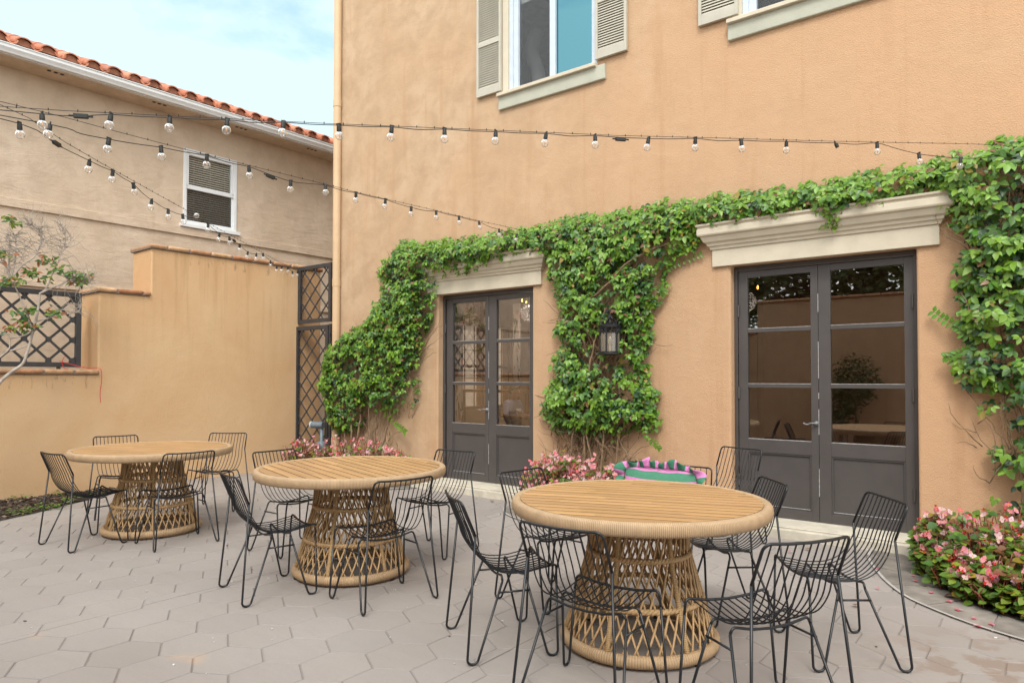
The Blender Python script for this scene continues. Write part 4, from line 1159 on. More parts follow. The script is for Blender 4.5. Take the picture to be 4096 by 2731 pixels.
def vine_leaves(name, polys, seed, leafL, per_m2, parent, holes=()):
    m = MB(); r_ = random.Random(seed)
    for poly, depth, dens in polys:
        xs = [p[0] for p in poly]; zs = [p[1] for p in poly]; area = 0
        for a, b in zip(poly, poly[1:]+poly[:1]): area += a[0]*b[1]-b[0]*a[1]
        nC = int(abs(area)/2*per_m2*dens); k = 0; tries = 0
        while k < nC and tries < nC*30:
            tries += 1
            x = r_.uniform(min(xs)-.06, max(xs)+.06); z = r_.uniform(min(zs)-.06, max(zs)+.06)
            ins_ = inside((x, z), poly); ed = edge_dist((x, z), poly)
            if not ins_ and (ed > .06 or r_.random() > .45): continue
            g = noise.noise(V((x*2.6, z*2.6, seed)))
            keep = 1.0
            for hx, hz, hr, hk in holes:
                dd = math.hypot((x-hx)/hr[0], (z-hz)/hr[1])
                if dd < 1: keep = min(keep, hk+(1-hk)*dd*dd)
            if g < -.22: keep *= .4
            if r_.random() > keep: continue
            prof = min(1, (ed if ins_ else 0)/.20)**.6
            g2 = noise.noise(V((x*5.2, z*5.2, seed+9)))
            dep = depth*(.25+.75*prof)*(1+.38*g2)
            yy = F-.035-dep*(r_.random()**.45 if r_.random() < .8 else r_.random())
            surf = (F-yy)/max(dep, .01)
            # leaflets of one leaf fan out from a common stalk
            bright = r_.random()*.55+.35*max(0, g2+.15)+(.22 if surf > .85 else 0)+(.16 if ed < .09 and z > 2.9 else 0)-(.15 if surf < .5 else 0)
            nrm = V((r_.uniform(-.55,.55), -1, r_.uniform(.15,1.0))).normalized()
            nl = r_.choice((3,3,4,5)); base = V((x, yy, z)); sz = leafL*r_.uniform(.65,1.2); a0 = r_.uniform(-40,40)
            for q in range(nl):
                ang = R(-90+a0+(q-(nl-1)/2)*(58 if nl < 5 else 46)+r_.uniform(-12,12))
                ex = V((1,0,0)); ex = (ex-nrm*ex.dot(nrm)).normalized(); ey = nrm.cross(ex)
                if ey.z < 0: ey = -ey
                d = ex*math.cos(ang)+ey*math.sin(ang)+nrm*r_.uniform(-.28,.22)
                s1 = sz*(1.1 if q == nl//2 else .85)*r_.uniform(.85,1.1)
                nn = (nrm+V((r_.uniform(-.35,.35), r_.uniform(-.2,.2), r_.uniform(-.35,.35)))).normalized()
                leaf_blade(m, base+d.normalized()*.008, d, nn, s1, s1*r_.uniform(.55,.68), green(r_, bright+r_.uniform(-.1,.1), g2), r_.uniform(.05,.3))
            k += 1
    m.build('foliage', M['leaf'], parent, smooth=True)
def sprig(parent, pts, seed, L=.06, y=None):
    r_ = random.Random(seed); m = MB(); P = spline(pts, 6); m.tube(P, [.004]*(len(P)-1)+[.002], 5)
    lv = MB()
    for i in range(1, len(P), 2):
        t_ = (P[i]-P[i-1]).normalized()
        for sg in (-1, 1):
            d = t_*.5+V((sg*t_.z, -.35, -sg*t_.x))*.8+V((0,0,-.3)); leaf_blade(lv, P[i], d, V((0,-1,.4)).normalized(), L*r_.uniform(.7,1.1), L*.6, (.14*r_.uniform(.8,1.2),.29*r_.uniform(.8,1.2),.03), .15)
    m.build('shoot', M['stem'], parent, smooth=True); lv.build('shoot_leaves', M['leaf'], parent)
def stems(parent, paths, seed, twigs=60, box=None, r0=.016):
    r_ = random.Random(seed); m = MB()
    for p in paths:
        P = spline(p, 7); n = len(P)
        P = [q+V((r_.uniform(-.012,.012), r_.uniform(-.01,.01), 0)) for q in P]
        m.tube(P, [r0*(1-.65*i/n) for i in range(n)], 7)
    for k in range(twigs):
        x0, x1, z0, z1 = box[k % len(box)]
        x = r_.uniform(x0, x1); z = r_.uniform(z0, z1); y = F-r_.uniform(.03,.16); a = r_.uniform(40,140); l_ = r_.uniform(.15,.55); pts = [V((x, y, z))]
        for s in range(5):
            a += r_.uniform(-32,32); pts.append(pts[-1]+V((math.cos(R(a)), r_.uniform(-.25,.25), math.sin(R(a))))*l_/5)
        m.tube(pts, [.005,.0045,.004,.0035,.003,.002], 4)
    m.build('stem', M['stem'], parent, smooth=True)
V1 = [(-7.43,3.47),(-6.84,3.39),(-6.43,3.39),(-5.91,3.35),(-5.54,3.38),(-5.02,3.37),(-4.95,3.05),(-5.08,3.09),(-5.42,3.05),(-5.91,2.98),(-6.37,2.98),(-6.81,3),(-6.72,2.8),(-6.81,2.62),(-6.86,2.34),(-6.98,2.1),(-7.06,1.88),(-7.12,1.55),(-7.15,1.31),(-7.2,1.12),(-7.57,1.09),(-8.0,.95),(-8.49,0.72),(-8.87,0.72),(-8.95,0.85),(-8.98,1.08),(-9.17,1.35),(-9.13,1.55),(-9.06,1.94),(-8.78,2.09),(-8.54,2.21),(-8.2,2.31),(-7.94,2.49),(-7.94,2.61),(-7.72,2.68),(-7.79,2.82),(-7.66,2.93),(-7.82,3.01),(-7.77,3.22),(-7.54,3.28)]
vn = thing('climbing_vine', 'leafy green vine climbing left of the left door and arching over its cornice', 'vine', (-8.1, 6.95, 0), 0, 'vines on the house front')
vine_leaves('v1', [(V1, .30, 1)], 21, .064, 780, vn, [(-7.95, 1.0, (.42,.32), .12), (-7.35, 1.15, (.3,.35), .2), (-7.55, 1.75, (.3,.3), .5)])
stems(vn, [[(-8.32,6.9,.05),(-8.30,6.9,.44),(-8.22,6.9,.8),(-8.13,6.9,1.48),(-7.6,6.93,2.2),(-7.2,6.95,2.9)], [(-7.95,6.9,.05),(-7.92,6.93,.56),(-7.86,6.95,.84),(-7.64,6.95,1.17),(-7.31,6.97,1.59)], [(-8.6,6.88,.05),(-8.55,6.88,.6),(-8.73,6.88,1.26)], [(-8.15,6.9,.05),(-8.0,6.9,.5),(-8.05,6.9,1.3)], [(-8.45,6.86,.05),(-8.35,6.86,.7),(-8.5,6.9,1.5)], [(-8.05,6.9,.05),(-7.7,6.93,.6),(-7.55,6.95,1.3)]], 5, 330, [(-8.8,-7.4,.4,1.3),(-8.7,-7.1,.9,2.0),(-7.7,-6.9,1.6,3.0)], .02)
sprig(vn, [(-7.62,6.93,.95),(-7.45,6.92,.84),(-7.32,6.9,.8),(-7.22,6.9,.74)], 3, .075)
V2 = [(-5.14,3.36),(-4.83,3.37),(-4.5,3.43),(-4,3.4),(-3.64,3.37),(-3.4,3.41),(-3.03,3.37),(-2.7,3.39),(-2.26,3.35),(-1.92,3.36),(-1.74,3.33),(-1.52,3.31),(-1.23,3.35),(-0.99,3.32),(-0.8,3.31),(-0.74,3.14),(-1.02,3.16),(-1.13,3.05),(-1.33,3.05),(-1.55,2.97),(-1.73,3.1),(-2,3.06),(-2.14,3.1),(-2.35,3.08),(-2.67,3.07),(-2.91,3.12),(-2.92,2.97),(-3.07,2.91),(-3.23,2.78),(-3.31,2.67),(-3.27,2.52),(-3.36,2.4),(-3.45,2.28),(-3.5,2.12),(-3.48,1.93),(-3.55,1.85),(-3.5,1.66),(-3.55,1.49),(-3.41,1.31),(-3.39,1.12),(-3.46,0.91),(-3.6,0.99),(-3.88,0.87),(-4.13,0.83),(-4.45,0.89),(-4.72,0.96),(-4.86,1.12),(-4.72,1.45),(-4.55,1.58),(-4.69,1.67),(-4.64,1.76),(-4.55,1.97),(-4.69,2.06),(-4.55,2.22),(-4.59,2.4),(-4.66,2.59),(-4.8,2.79),(-4.75,3.01),(-5.08,3.07)]
V2low = [(-4.5,1.75),(-4.15,1.8),(-3.75,1.6),(-3.5,1.35),(-3.42,1.05),(-3.9,.9),(-4.5,.95),(-4.8,1.15),(-4.7,1.5)]
vn = thing('climbing_vine', 'leafy green vine between the two doors, with a lantern hanging in it', 'vine', (-4.1, 6.95, 0), 0, 'vines on the house front')
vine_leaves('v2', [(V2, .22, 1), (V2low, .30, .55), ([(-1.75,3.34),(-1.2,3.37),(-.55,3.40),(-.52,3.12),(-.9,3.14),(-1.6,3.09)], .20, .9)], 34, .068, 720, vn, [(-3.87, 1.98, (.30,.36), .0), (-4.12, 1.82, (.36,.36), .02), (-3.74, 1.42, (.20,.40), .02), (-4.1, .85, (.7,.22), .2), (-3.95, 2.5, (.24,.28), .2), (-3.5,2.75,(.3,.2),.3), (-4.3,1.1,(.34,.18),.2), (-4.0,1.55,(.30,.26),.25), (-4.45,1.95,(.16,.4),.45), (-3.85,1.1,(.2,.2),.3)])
stems(vn, [[(-4.24,6.9,.05),(-4.26,6.92,.71),(-4.21,6.93,1.27),(-4.02,6.95,1.71),(-4.13,6.96,2.16),(-3.78,6.97,2.57),(-3.4,6.97,3.1)], [(-4.06,6.9,.05),(-4.0,6.92,.84),(-4.08,6.93,1.4),(-4.3,6.95,2.3),(-4.6,6.95,3.1)], [(-3.86,6.92,.05),(-3.83,6.95,.95),(-3.81,6.96,1.49)], [(-4.35,6.88,.05),(-4.42,6.88,.6),(-4.3,6.9,1.2)], [(-3.55,6.98,.35),(-3.72,6.97,.62),(-3.9,6.96,.95)], [(-4.15,6.9,.05),(-4.15,6.9,.6),(-4.3,6.9,1.0)], [(-4.4,6.9,2.3),(-4.0,6.85,2.5),(-3.6,6.83,2.8),(-3.2,6.9,2.95)], [(-4.1,6.9,1.5),(-3.9,6.88,2.0),(-3.8,6.85,2.45)], [(-4.2,6.9,1.4),(-4.1,6.86,1.85),(-3.95,6.86,2.3)]], 6, 560, [(-4.8,-3.8,.35,1.05),(-4.6,-3.7,.4,1.0),(-4.4,-3.6,.8,1.9),(-4.5,-3.6,1.8,2.9),(-4.5,-3.85,1.5,2.2)], .016)
sprig(vn, [(-3.45,6.98,2.70),(-3.27,7.0,2.72),(-3.15,7.01,2.74),(-2.98,7.02,2.78),(-2.86,7.02,2.82)], 4, .05)
sprig(vn, [(-3.47,6.9,.99),(-3.45,6.9,.86),(-3.35,6.9,.80),(-3.29,6.9,.74)], 5, .055)
V3 = [(-0.70,3.33),(-0.54,3.38),(-0.43,3.38),(-0.24,3.45),(-0.1,3.44),(0.16,3.42),(.5,3.45),(.5,.5),(0.05,0.46),(-0.14,0.43),(-0.28,0.51),(-0.2,0.65),(-0.22,0.79),(-0.30,0.89),(-0.22,0.98),(-0.2,1.13),(-0.40,1.25),(-0.26,1.38),(-0.30,1.46),(-0.39,1.46),(-0.56,1.54),(-0.56,1.67),(-0.46,1.83),(-0.55,2.04),(-0.51,2.12),(-0.5,2.23),(-0.51,2.33),(-0.55,2.35),(-0.53,2.55),(-0.50,2.6),(-0.52,2.81),(-0.56,2.85),(-0.6,3),(-0.66,3.16)]
vn = thing('climbing_vine', 'dark leafy vine hanging down the right edge of the view beside the right door', 'vine', (0, 6.95, 0), 0, 'vines on the house front')
vine_leaves('v3', [(V3, .28, 1)], 55, .075, 640, vn, [(-.28, 2.78, (.16,.17), .1), (-.1, .9, (.5,.8), .22), (-.05, 1.9, (.16,.35), .35), (-.32,2.05,(.12,.2),.3)])
stems(vn, [[(-.05,6.95,.05),(-.14,6.95,.51),(-.16,6.96,.78),(-.24,6.96,1.12),(-.29,6.96,1.54),(-.27,6.96,2.04),(-.2,6.95,3.0)], [(.05,6.95,.05),(-.02,6.95,.8),(-.12,6.95,1.4),(-.1,6.95,2.5)], [(-.05,6.96,1.0),(-.2,6.96,1.3),(-.36,6.97,1.5)], [(.2,6.9,.1),(.15,6.9,1.5),(.1,6.9,3.0)]], 7, 240, [(-.5,.1,2.5,3.0),(-.45,.1,.6,2.2),(-.3,.3,1.6,2.8)], .014)
sprig(vn, [(-.42,6.95,1.86),(-.52,6.95,1.87),(-.57,6.96,1.94),(-.67,6.98,2.01),(-.76,7.0,2.09)], 6, .062)
sprig(vn, [(-.46,6.95,1.70),(-.54,6.95,1.73),(-.61,6.95,1.70),(-.67,6.96,1.69)], 7, .06)

# begonias: stalks, rounded leaves, four-petalled blossoms in loose heads
def begonia(label, spots, seed, leaves, heads, hmax, cluster, ls=.055, fs=.020, name='begonia_bed'):
    r_ = random.Random(seed)
    cx = sum(s[0] for s in spots)/len(spots); cy = sum(s[1] for s in spots)/len(spots)
    t_ = thing(name, label, 'flowers', (cx, cy, 0), 0, 'begonias at the foot of the house')
    lm, sm_, pm = MB(), MB(), MB()
    def pick():
        s = r_.choice(spots); a = r_.uniform(0, 2*math.pi); q = math.sqrt(r_.random())
        return s[0]+math.cos(a)*q*s[2], s[1]+math.sin(a)*q*s[2], s[3]*(1-.45*q*q), q
    for k in range(leaves):
        x, y, h, q = pick(); z = h*(.12+.83*r_.random()**.7); base = V((x, y, z))
        a = r_.uniform(0, 2*math.pi); d = V((math.cos(a), math.sin(a), r_.uniform(-.45,.35)))
        n = V((r_.uniform(-.5,.5), r_.uniform(-.8,.1), 1)).normalized(); u = r_.random()
        c = (.12,.21,.03) if u < .42 else (.06,.135,.025) if u < .62 else (.22,.30,.03) if u < .80 else (.24,.11,.05) if u < .92 else (.36,.26,.04)
        g = r_.uniform(.75,1.2); L = ls*r_.uniform(.7,1.25)
        leaf_blade(lm, base, d, n, L, L*.95, tuple(v*g for v in c), r_.uniform(.1,.35))
    for k in range(int(leaves*.16)):
        x, y, h, q = pick(); a = r_.uniform(0, 6.28)
        sm_.tube(spline([(x*.92+cx*.08, y*.92+cy*.08, .01), (x, y, h*.5), (x+.04*math.cos(a), y+.04*math.sin(a), h*r_.uniform(.7,1.0))], 4), .0038, 5)
    def petal(c0, d, n, L, W, c): leaf_blade(pm, c0, d, n, L, W, c, r_.uniform(-.1,.15))
    for k in range(heads):
        x, y, h, q = pick(); z = h*(.62+.42*r_.random()); hc = V((x, y-.02, z))
        sm_.tube([(x*.95+cx*.05, y*.95+cy*.05, z*.55), (x, y-.01, z*.85), tuple(hc)], .0022, 4)
        for b in range(r_.randint(*cluster)):
            c0 = hc+V((r_.gauss(0,.026), r_.gauss(-.012,.02), r_.gauss(0,.024)))
            n = V((r_.uniform(-.7,.7), -1, r_.uniform(-.1,.9))).normalized(); ex = n.orthogonal().normalized(); ey = n.cross(ex)
            a = r_.uniform(0, 6.28); u = r_.random()
            if u < .26:
                for s in range(3):
                    d = ex*math.cos(a+s*2.1)+ey*math.sin(a+s*2.1)+n*1.2; petal(c0, d, n, fs*.65, fs*.5, (.66,.045,.05))
                continue
            deep = (.72,.15,.19) if u < .36 else (.77,.31,.37) if u < .72 else (.80,.52,.56)
            for s in range(4):
                d = ex*math.cos(a+s*math.pi/2)+ey*math.sin(a+s*math.pi/2)+n*.25; big = s % 2 == 0; g = r_.uniform(.88,1.1)
                petal(c0, d, n, fs*(1.05 if big else .8)*g, fs*(.95 if big else .5), tuple(min(1, v*r_.uniform(.9,1.12)) for v in deep))
            for s in range(3):
                d = ex*math.cos(s*2.1)+ey*math.sin(s*2.1)+n; petal(c0+n*.002, d, n, fs*.28, fs*.22, (.75,.50,.06))
    lm.build('leaves', M['leaf'], t_, smooth=True); sm_.build('stalks', M['stem_red'], t_, smooth=True); pm.build('blossoms', M['petal'], t_, smooth=True)
    return t_
M['stem_red'] = simple('red begonia stalk', (.20,.055,.03), .5, .25, 20)
begonia('pink begonias in front of the left vine and the tall gate', [(-9.0,6.65,.38,.54),(-8.55,6.7,.4,.56),(-8.0,6.75,.4,.60),(-7.6,6.75,.36,.62),(-7.25,6.75,.28,.52),(-9.35,6.62,.24,.60)], 4, 1300, 175, .6, (3,7), .05, .027)
begonia('bushy pink begonias in the middle bed under the lantern vine, left of the cushion', [(-4.62,6.62,.30,.62),(-4.3,6.55,.34,.66),(-3.95,6.6,.32,.60),(-4.5,6.75,.3,.72),(-3.75,6.7,.22,.56)], 6, 1500, 165, .6, (3,7), .05, .026)
begonia('small sprig of pink begonia showing above the cushion', [(-3.36,6.55,.12,.74)], 8, 60, 7, .7, (3,6), .055, .026, 'begonia_plant')
begonia('large pink begonias in the curved bed at the right edge of the view', [(-.66,6.45,.20,.50),(-.52,6.2,.24,.52),(-.35,6.0,.28,.54),(-.12,5.85,.30,.52),(.05,6.2,.4,.62),(.15,5.7,.3,.46),(-.25,6.4,.34,.58),(-.2,5.66,.2,.36),(.4,5.6,.3,.46),(-.68,6.15,.14,.34),(-.52,5.84,.15,.34),(-.38,5.62,.15,.32),(-.22,5.5,.15,.30),(-.05,5.44,.15,.30),(-.72,6.5,.14,.42)], 10, 3600, 150, .6, (3,7), .062, .026)

# ------------------------------------------------------------------ lantern in the middle vine
la = thing('wall_lantern', 'black wrought-iron wall lantern with amber glass hanging in the middle vine', 'lantern', (-3.857, 6.82, 1.77))
lx, ly, LR = -3.857, 6.82, .115
m = MB()
def ringt(z, r, rr_): m.tube([(lx+r*math.cos(a), ly+r*math.sin(a), z) for a in [2*math.pi*i/28 for i in range(28)]], rr_, 6, True)
for z, r, q in ((1.775,LR+.008,.009),(1.795,LR,.007),(2.012,LR,.005),(2.075,LR+.006,.009),(2.09,LR+.012,.007)): ringt(z, r, q)
for k in range(6):
    a = 2*math.pi*k/6-R(82); m.box(lx+LR*math.cos(a)-.007, lx+LR*math.cos(a)+.007, ly+LR*math.sin(a)-.007, ly+LR*math.sin(a)+.007, 1.775, 2.08)
m.lathe([(0,1.772),(LR,1.772),(LR,1.779),(0,1.779)], 24, (lx, ly, 0))
for k in range(18):
    a = 2*math.pi*k/18; m.tube([(lx+(LR)*math.cos(a+.13*math.sin(q)), ly+LR*math.sin(a+.13*math.sin(q)), 2.043+.026*math.cos(q)) for q in [i*math.pi/4 for i in range(8)]], .0035, 4, True)
m.build('cage', M['iron'], la)
m = MB()
for k in range(6):
    a = 2*math.pi*k/6-R(82); c, s_ = math.cos(a), math.sin(a)
    def sp_(r, z): return (lx+r*c, ly+r*s_, z)
    m.tube(spline([sp_(.085,2.115), sp_(.075,2.10), sp_(.062,2.112), sp_(.068,2.135), sp_(.092,2.146), sp_(.115,2.128), sp_(.11,2.10)], 4), .0055, 5)
    m.tube(spline([sp_(.105,2.13), sp_(.05,2.125), sp_(.03,2.095)], 4), .006, 5)
    m.tube(spline([sp_(.082,2.165), sp_(.05,2.16), sp_(.02,2.195), sp_(.012,2.24)], 4), .006, 5)
m.lathe([(.016,2.09),(.02,2.13),(.012,2.16),(.022,2.19),(.02,2.205),(.01,2.215),(.012,2.24),(.03,2.245),(.03,2.25),(0,2.25)], 12, (lx, ly, 0))
m.build('scroll_crown', M['iron'], la, smooth=False)
m = MB(); m.tube(spline([(lx,ly,2.24),(lx,ly,2.275),(lx,ly+.08,2.285),(lx,F-.015,2.24)], 5), .012, 8); m.box(lx-.055, lx+.055, ly-.01, F-.03, 2.235, 2.275); m.box(lx+.05, lx+.15, F-.03, F-.002, 1.86, 2.3)
m.build('bracket', M['iron'], la)
m = MB(); n = 24
m.lathe([(LR-.006,1.79),(LR-.006,2.012)], n, (lx, ly, 0)); m.build('glass', M['lantern_glass'], la, smooth=True)
m = MB(); m.lathe([(0,1.78),(.03,1.78),(.03,1.80),(.014,1.81),(.014,1.88),(.022,1.90),(.024,1.93),(.012,1.965),(0,1.975)], 12, (lx, ly, 0)); m.build('candle_bulb', M['china'], la, smooth=True)

# ------------------------------------------------------------------ bulb strings
def make_bulb():
    m = MB(); m.lathe([(0,0),(.010,0),(.0125,-.005),(.0125,-.012),(.0135,-.014),(.0138,-.032),(.0125,-.037),(0,-.037)], 12)
    m.box(-.004,.004,-.014,.014,0,.012)
    return m
gm = MB(); rr_ = .0255; prof_ = [(.010,-.036),(.0115,-.040)]
for k in range(1, 13):
    a = math.pi*k/13*.93+.35; a = min(a, math.pi); prof_.append((rr_*math.sin(a), -.063+rr_*math.cos(a)))
prof_.append((0, -.063-rr_))
gm.lathe(prof_, 16)
gm.tube([(-.002,0,-.046),(.001,0,-.072)], .0022, 5, m=1)
def string_light(label, pts_wire, bulbs, skip=(), boxes=(), side=(), extra=None, dip=1):
    p0 = V(pts_wire[0]); t_ = thing('string_light', label, 'string lights', p0, 0, 'bulb strings over the patio')
    m = MB(); m.tube([V(p)+V((0,0,.004)) for p in pts_wire], .0019, 6)
    for a, b in zip(pts_wire, pts_wire[1:]):
        L = (V(b)-V(a)).length
        for k in range(int(L/.11)):
            q = V(a).lerp(V(b), (k+.5)/max(1, int(L/.11))); m.box(q.x-.002, q.x+.002, q.y-.002, q.y+.002, q.z, q.z+.013)
    m.build('support_wire', M['rubber'], t_, smooth=False)
    cp = []
    for i, b in enumerate(bulbs):
        b = V(b); cp.append(b)
        if i < len(bulbs)-1:
            n = V(bulbs[i+1]); cp.append(b.lerp(n, .5)+V((0,0,(-.003 if (i*7) % 3 else -.009)*dip)))
    if extra: cp = [V(extra[0])]+cp+[V(e) for e in extra[1:]]
    m = MB(); m.tube(spline(cp, 4), .0028, 6); m.build('cord', M['rubber'], t_, smooth=True)
    for b in boxes:
        a, d = V(b[0]), V(b[1]).normalized(); m = MB(); n = d.cross(V((0,0,1))).normalized(); u = n.cross(d)
        m.obox(a, d*.036, n*.011, u*.012); m.tube([a-d*.06, a+d*.06], .006, 8); m.build('connector', M['rubber'], t_, bevel=.004)
    first = None; r_ = random.Random(len(bulbs))
    for i, b in enumerate(bulbs):
        if first is None:
            s_ = make_bulb().build('bulb_socket', M['rubber'], t_, local=True, smooth=False)
            g_ = gm.build('globe', [M['globe'], M['filament'], M['rubber']], s_, local=True, smooth=True); first = (s_.data, g_.data)
        else:
            s_ = bpy.data.objects.new('bulb_socket', first[0]); col.objects.link(s_); s_.parent = t_
            if i not in skip:
                g_ = bpy.data.objects.new('globe', first[1]); col.objects.link(g_); g_.parent = s_
        s_.location = V(b)-p0
        s_.rotation_euler = (R(r_.uniform(-7,7)), R(r_.uniform(-9,5)), r_.uniform(0,6))
        if i in side: s_.rotation_euler = (0, R(-92), R(-30))
        if i in skip: s_.rotation_euler = (R(12), R(-22), 0)
    return t_
def to_wire(bl, dz=.0): return bl
WA = [(-4.75,.75,2.95),(-4.433,1.243,2.955),(-4.253,1.485,2.964),(-4.011,1.808,2.984),(-3.736,2.177,3.007),(-3.393,2.637,3.036),(-2.992,3.173,3.076),(-2.588,3.715,3.115),(-2.277,4.132,3.144),(-1.921,4.608,3.188),(-1.255,5.5,3.266),(-.988,5.857,3.30),(-.425,6.611,3.373),(-.15,6.98,3.40)]
BA = [(-4.315,1.401,2.939),(-4.114,1.670,2.970),(-3.935,1.910,2.985),(-3.753,2.155,3.003),(-3.566,2.404,3.019),(-3.376,2.659,3.034),(-3.185,2.916,3.055),(-2.987,3.180,3.074),(-2.787,3.448,3.091),(-2.582,3.723,3.112),(-2.374,4.001,3.131),(-2.137,4.319,3.150),(-1.921,4.608,3.184),(-1.701,4.903,3.206),(-1.473,5.208,3.234),(-1.216,5.552,3.262),(-.988,5.857,3.296),(-.751,6.175,3.249),(-.502,6.509,3.251),(-.241,6.858,3.315)]
string_light('uppermost string of clear globe bulbs, crossing the orange house to the right vine', WA, BA, skip=(15,), boxes=[((-4.20,1.55,2.945),(.6,.8,.03)),((-2.262,4.15,3.125),(.6,.8,.03))], extra=[(-4.75,.75,2.93),(0,7.0,3.38)])
WB = [(-4.75,.75,2.98),(-4.482,1.256,2.998),(-4.513,1.576,3.016),(-4.543,1.875,3.024),(-4.582,2.275,3.039),(-4.638,2.843,3.066),(-4.724,3.721,3.111),(-4.744,3.928,3.118),(-4.856,5.067,3.192),(-4.928,5.805,3.232),(-4.988,6.412,3.278),(-5.03,6.98,3.30)]
BB = [(-4.506,1.504,2.954),(-4.539,1.832,2.966),(-4.571,2.163,3.011),(-4.603,2.495,3.048),(-4.637,2.837,3.059),(-4.675,3.221,3.045),(-4.710,3.576,3.101),(-4.744,3.928,3.116),(-4.781,4.303,3.141),(-4.816,4.663,3.144),(-4.854,5.048,3.185),(-4.891,5.431,3.209),(-4.928,5.805,3.227),(-4.968,6.209,3.215),(-5.005,6.591,3.224)]
string_light('string of clear globe bulbs running to the vine above the left door', WB, BB, boxes=[((-4.658,3.03,3.035),(-.09,.97,-.12))], extra=[(-4.75,.75,2.96),(-5.03,6.98,3.25)])
WC = [(-4.75,.75,2.99),(-4.56,1.278,3.007),(-4.741,1.473,3.031),(-5.007,1.759,3.021),(-5.328,2.105,3.03),(-5.639,2.438,3.046),(-6.418,3.276,3.084),(-6.583,3.454,3.08),(-7.398,4.33,3.126),(-8.278,5.276,3.171),(-9.169,6.235,3.219),(-9.761,6.871,3.266),(-9.92,7.02,3.28)]
BC = [(-4.680,1.407,2.970),(-5.215,1.982,3.001),(-5.442,2.226,3.028),(-5.670,2.472,3.027),(-5.903,2.722,2.988),(-6.136,2.973,2.987),(-6.365,3.219,3.021),(-6.612,3.485,3.085),(-6.835,3.724,3.089),(-7.078,3.986,3.065),(-7.311,4.236,3.095),(-7.578,4.524,3.089),(-7.807,4.770,3.059),(-8.070,5.052,3.107),(-8.287,5.286,3.164),(-8.561,5.581,3.135),(-8.800,5.838,3.118),(-9.010,6.063,3.168),(-9.281,6.354,3.218),(-9.497,6.587,3.196),(-9.761,6.871,3.266)]
string_light('lowest string of clear globe bulbs, running to the lattice panel above the gate', WC, BC, side=(7,), boxes=[((-4.95,1.69,2.985),(-.68,.73,-.03)),((-7.42,4.36,3.09),(-.68,.73,-.1))], extra=[(-4.75,.75,2.97),(-9.92,7.02,3.27)])

pp = thing('post', 'slim steel post just left of the view where the three bulb strings meet', 'post', (-4.77, .73, 0))
m = MB(); m.tube([(-4.77,.73,0),(-4.77,.73,3.06)], .024, 12); m.build('shaft', M['iron'], pp)
m = MB(); m.lathe([(0,0),(.09,0),(.09,.012),(.03,.02),(.026,.06)], 18, (-4.77,.73,0)); m.build('base_plate', M['iron'], pp)

# ------------------------------------------------------------------ half-bare shrub by the low wall
sh = thing('shrub', 'half-bare grey shrub with a few green and red leaves in front of the lattice panel', 'shrub', (-9.72, 2.4, 0))
TR = [[(-9.70,2.35,0),(-9.70,2.45,.6),(-9.72,2.62,1.2),(-9.72,2.77,1.45),(-9.72,2.88,1.57),(-9.71,2.99,1.67),(-9.71,3.04,1.83),(-9.71,3.09,2.05),(-9.71,3.13,2.25),(-9.71,3.15,2.42),(-9.71,3.16,2.54)]]
BRN = [[(-9.71,3.13,2.19),(-9.71,3.24,2.23),(-9.70,3.40,2.29),(-9.70,3.58,2.34),(-9.70,3.60,2.44)],[(-9.71,3.16,2.53),(-9.71,3.23,2.61),(-9.70,3.30,2.83),(-9.70,3.37,3.02),(-9.70,3.43,3.19),(-9.70,3.39,3.38)],[(-9.71,3.16,2.53),(-9.70,3.33,2.64),(-9.70,3.50,2.72),(-9.69,3.68,2.71)],[(-9.71,3.09,2.05),(-9.71,3.01,2.31),(-9.72,2.92,2.55),(-9.72,2.86,2.67),(-9.72,2.84,2.92),(-9.72,2.86,3.13)],[(-9.72,2.86,2.67),(-9.71,2.97,2.85),(-9.71,3.11,3.00),(-9.71,3.16,3.26),(-9.71,3.06,3.35)],[(-9.72,2.5,1.5),(-9.72,2.76,1.74),(-9.72,2.85,1.84),(-9.72,2.86,1.94),(-9.72,2.83,2.02),(-9.72,2.70,2.06)],[(-9.72,2.86,1.82),(-9.71,2.98,1.86),(-9.71,3.05,1.91)],[(-9.72,2.86,1.97),(-9.71,2.98,2.00),(-9.71,3.07,2.05)],[(-9.72,2.86,2.67),(-9.72,2.79,2.85),(-9.72,2.70,2.98)],[(-9.72,2.86,2.67),(-9.72,2.91,3.00),(-9.72,2.89,3.20)],[(-9.7,2.3,.3),(-9.7,2.2,1.5),(-9.72,2.4,2.4),(-9.72,2.62,2.75)]]
m = MB()
for p in TR: P = spline(p, 6); m.tube(P, [.024*(1-.55*i/len(P)) for i in range(len(P))], 8)
m.build('trunk', M['twig'], sh, smooth=True)
m = MB(); r_ = random.Random(12)
for p in BRN: P = spline(p, 6); m.tube(P, [.011*(1-.7*i/len(P)) for i in range(len(P))], 6)
m.build('branch', M['twig'], sh, smooth=True)
m = MB()
for k in range(420):
    p = r_.choice(BRN[1:5]+BRN[2:5]+BRN[8:]+BRN[:3]+BRN[4:5]); P = spline(p, 6); q = P[r_.randrange(len(P)//2, len(P))]
    a = r_.uniform(-20,200); L = r_.uniform(.1,.36); pts = [q]; cv = r_.uniform(-26,26)
    for s in range(6):
        a += cv+r_.uniform(-14,14); pts.append(pts[-1]+V((r_.uniform(-.3,.3), math.cos(R(a)), math.sin(R(a))))*L/6)
    m.tube(pts, [.0036,.0032,.0028,.0024,.002,.0016,.0012], 4)
m.build('twigs', M['twig'], sh, smooth=True)
m = MB()
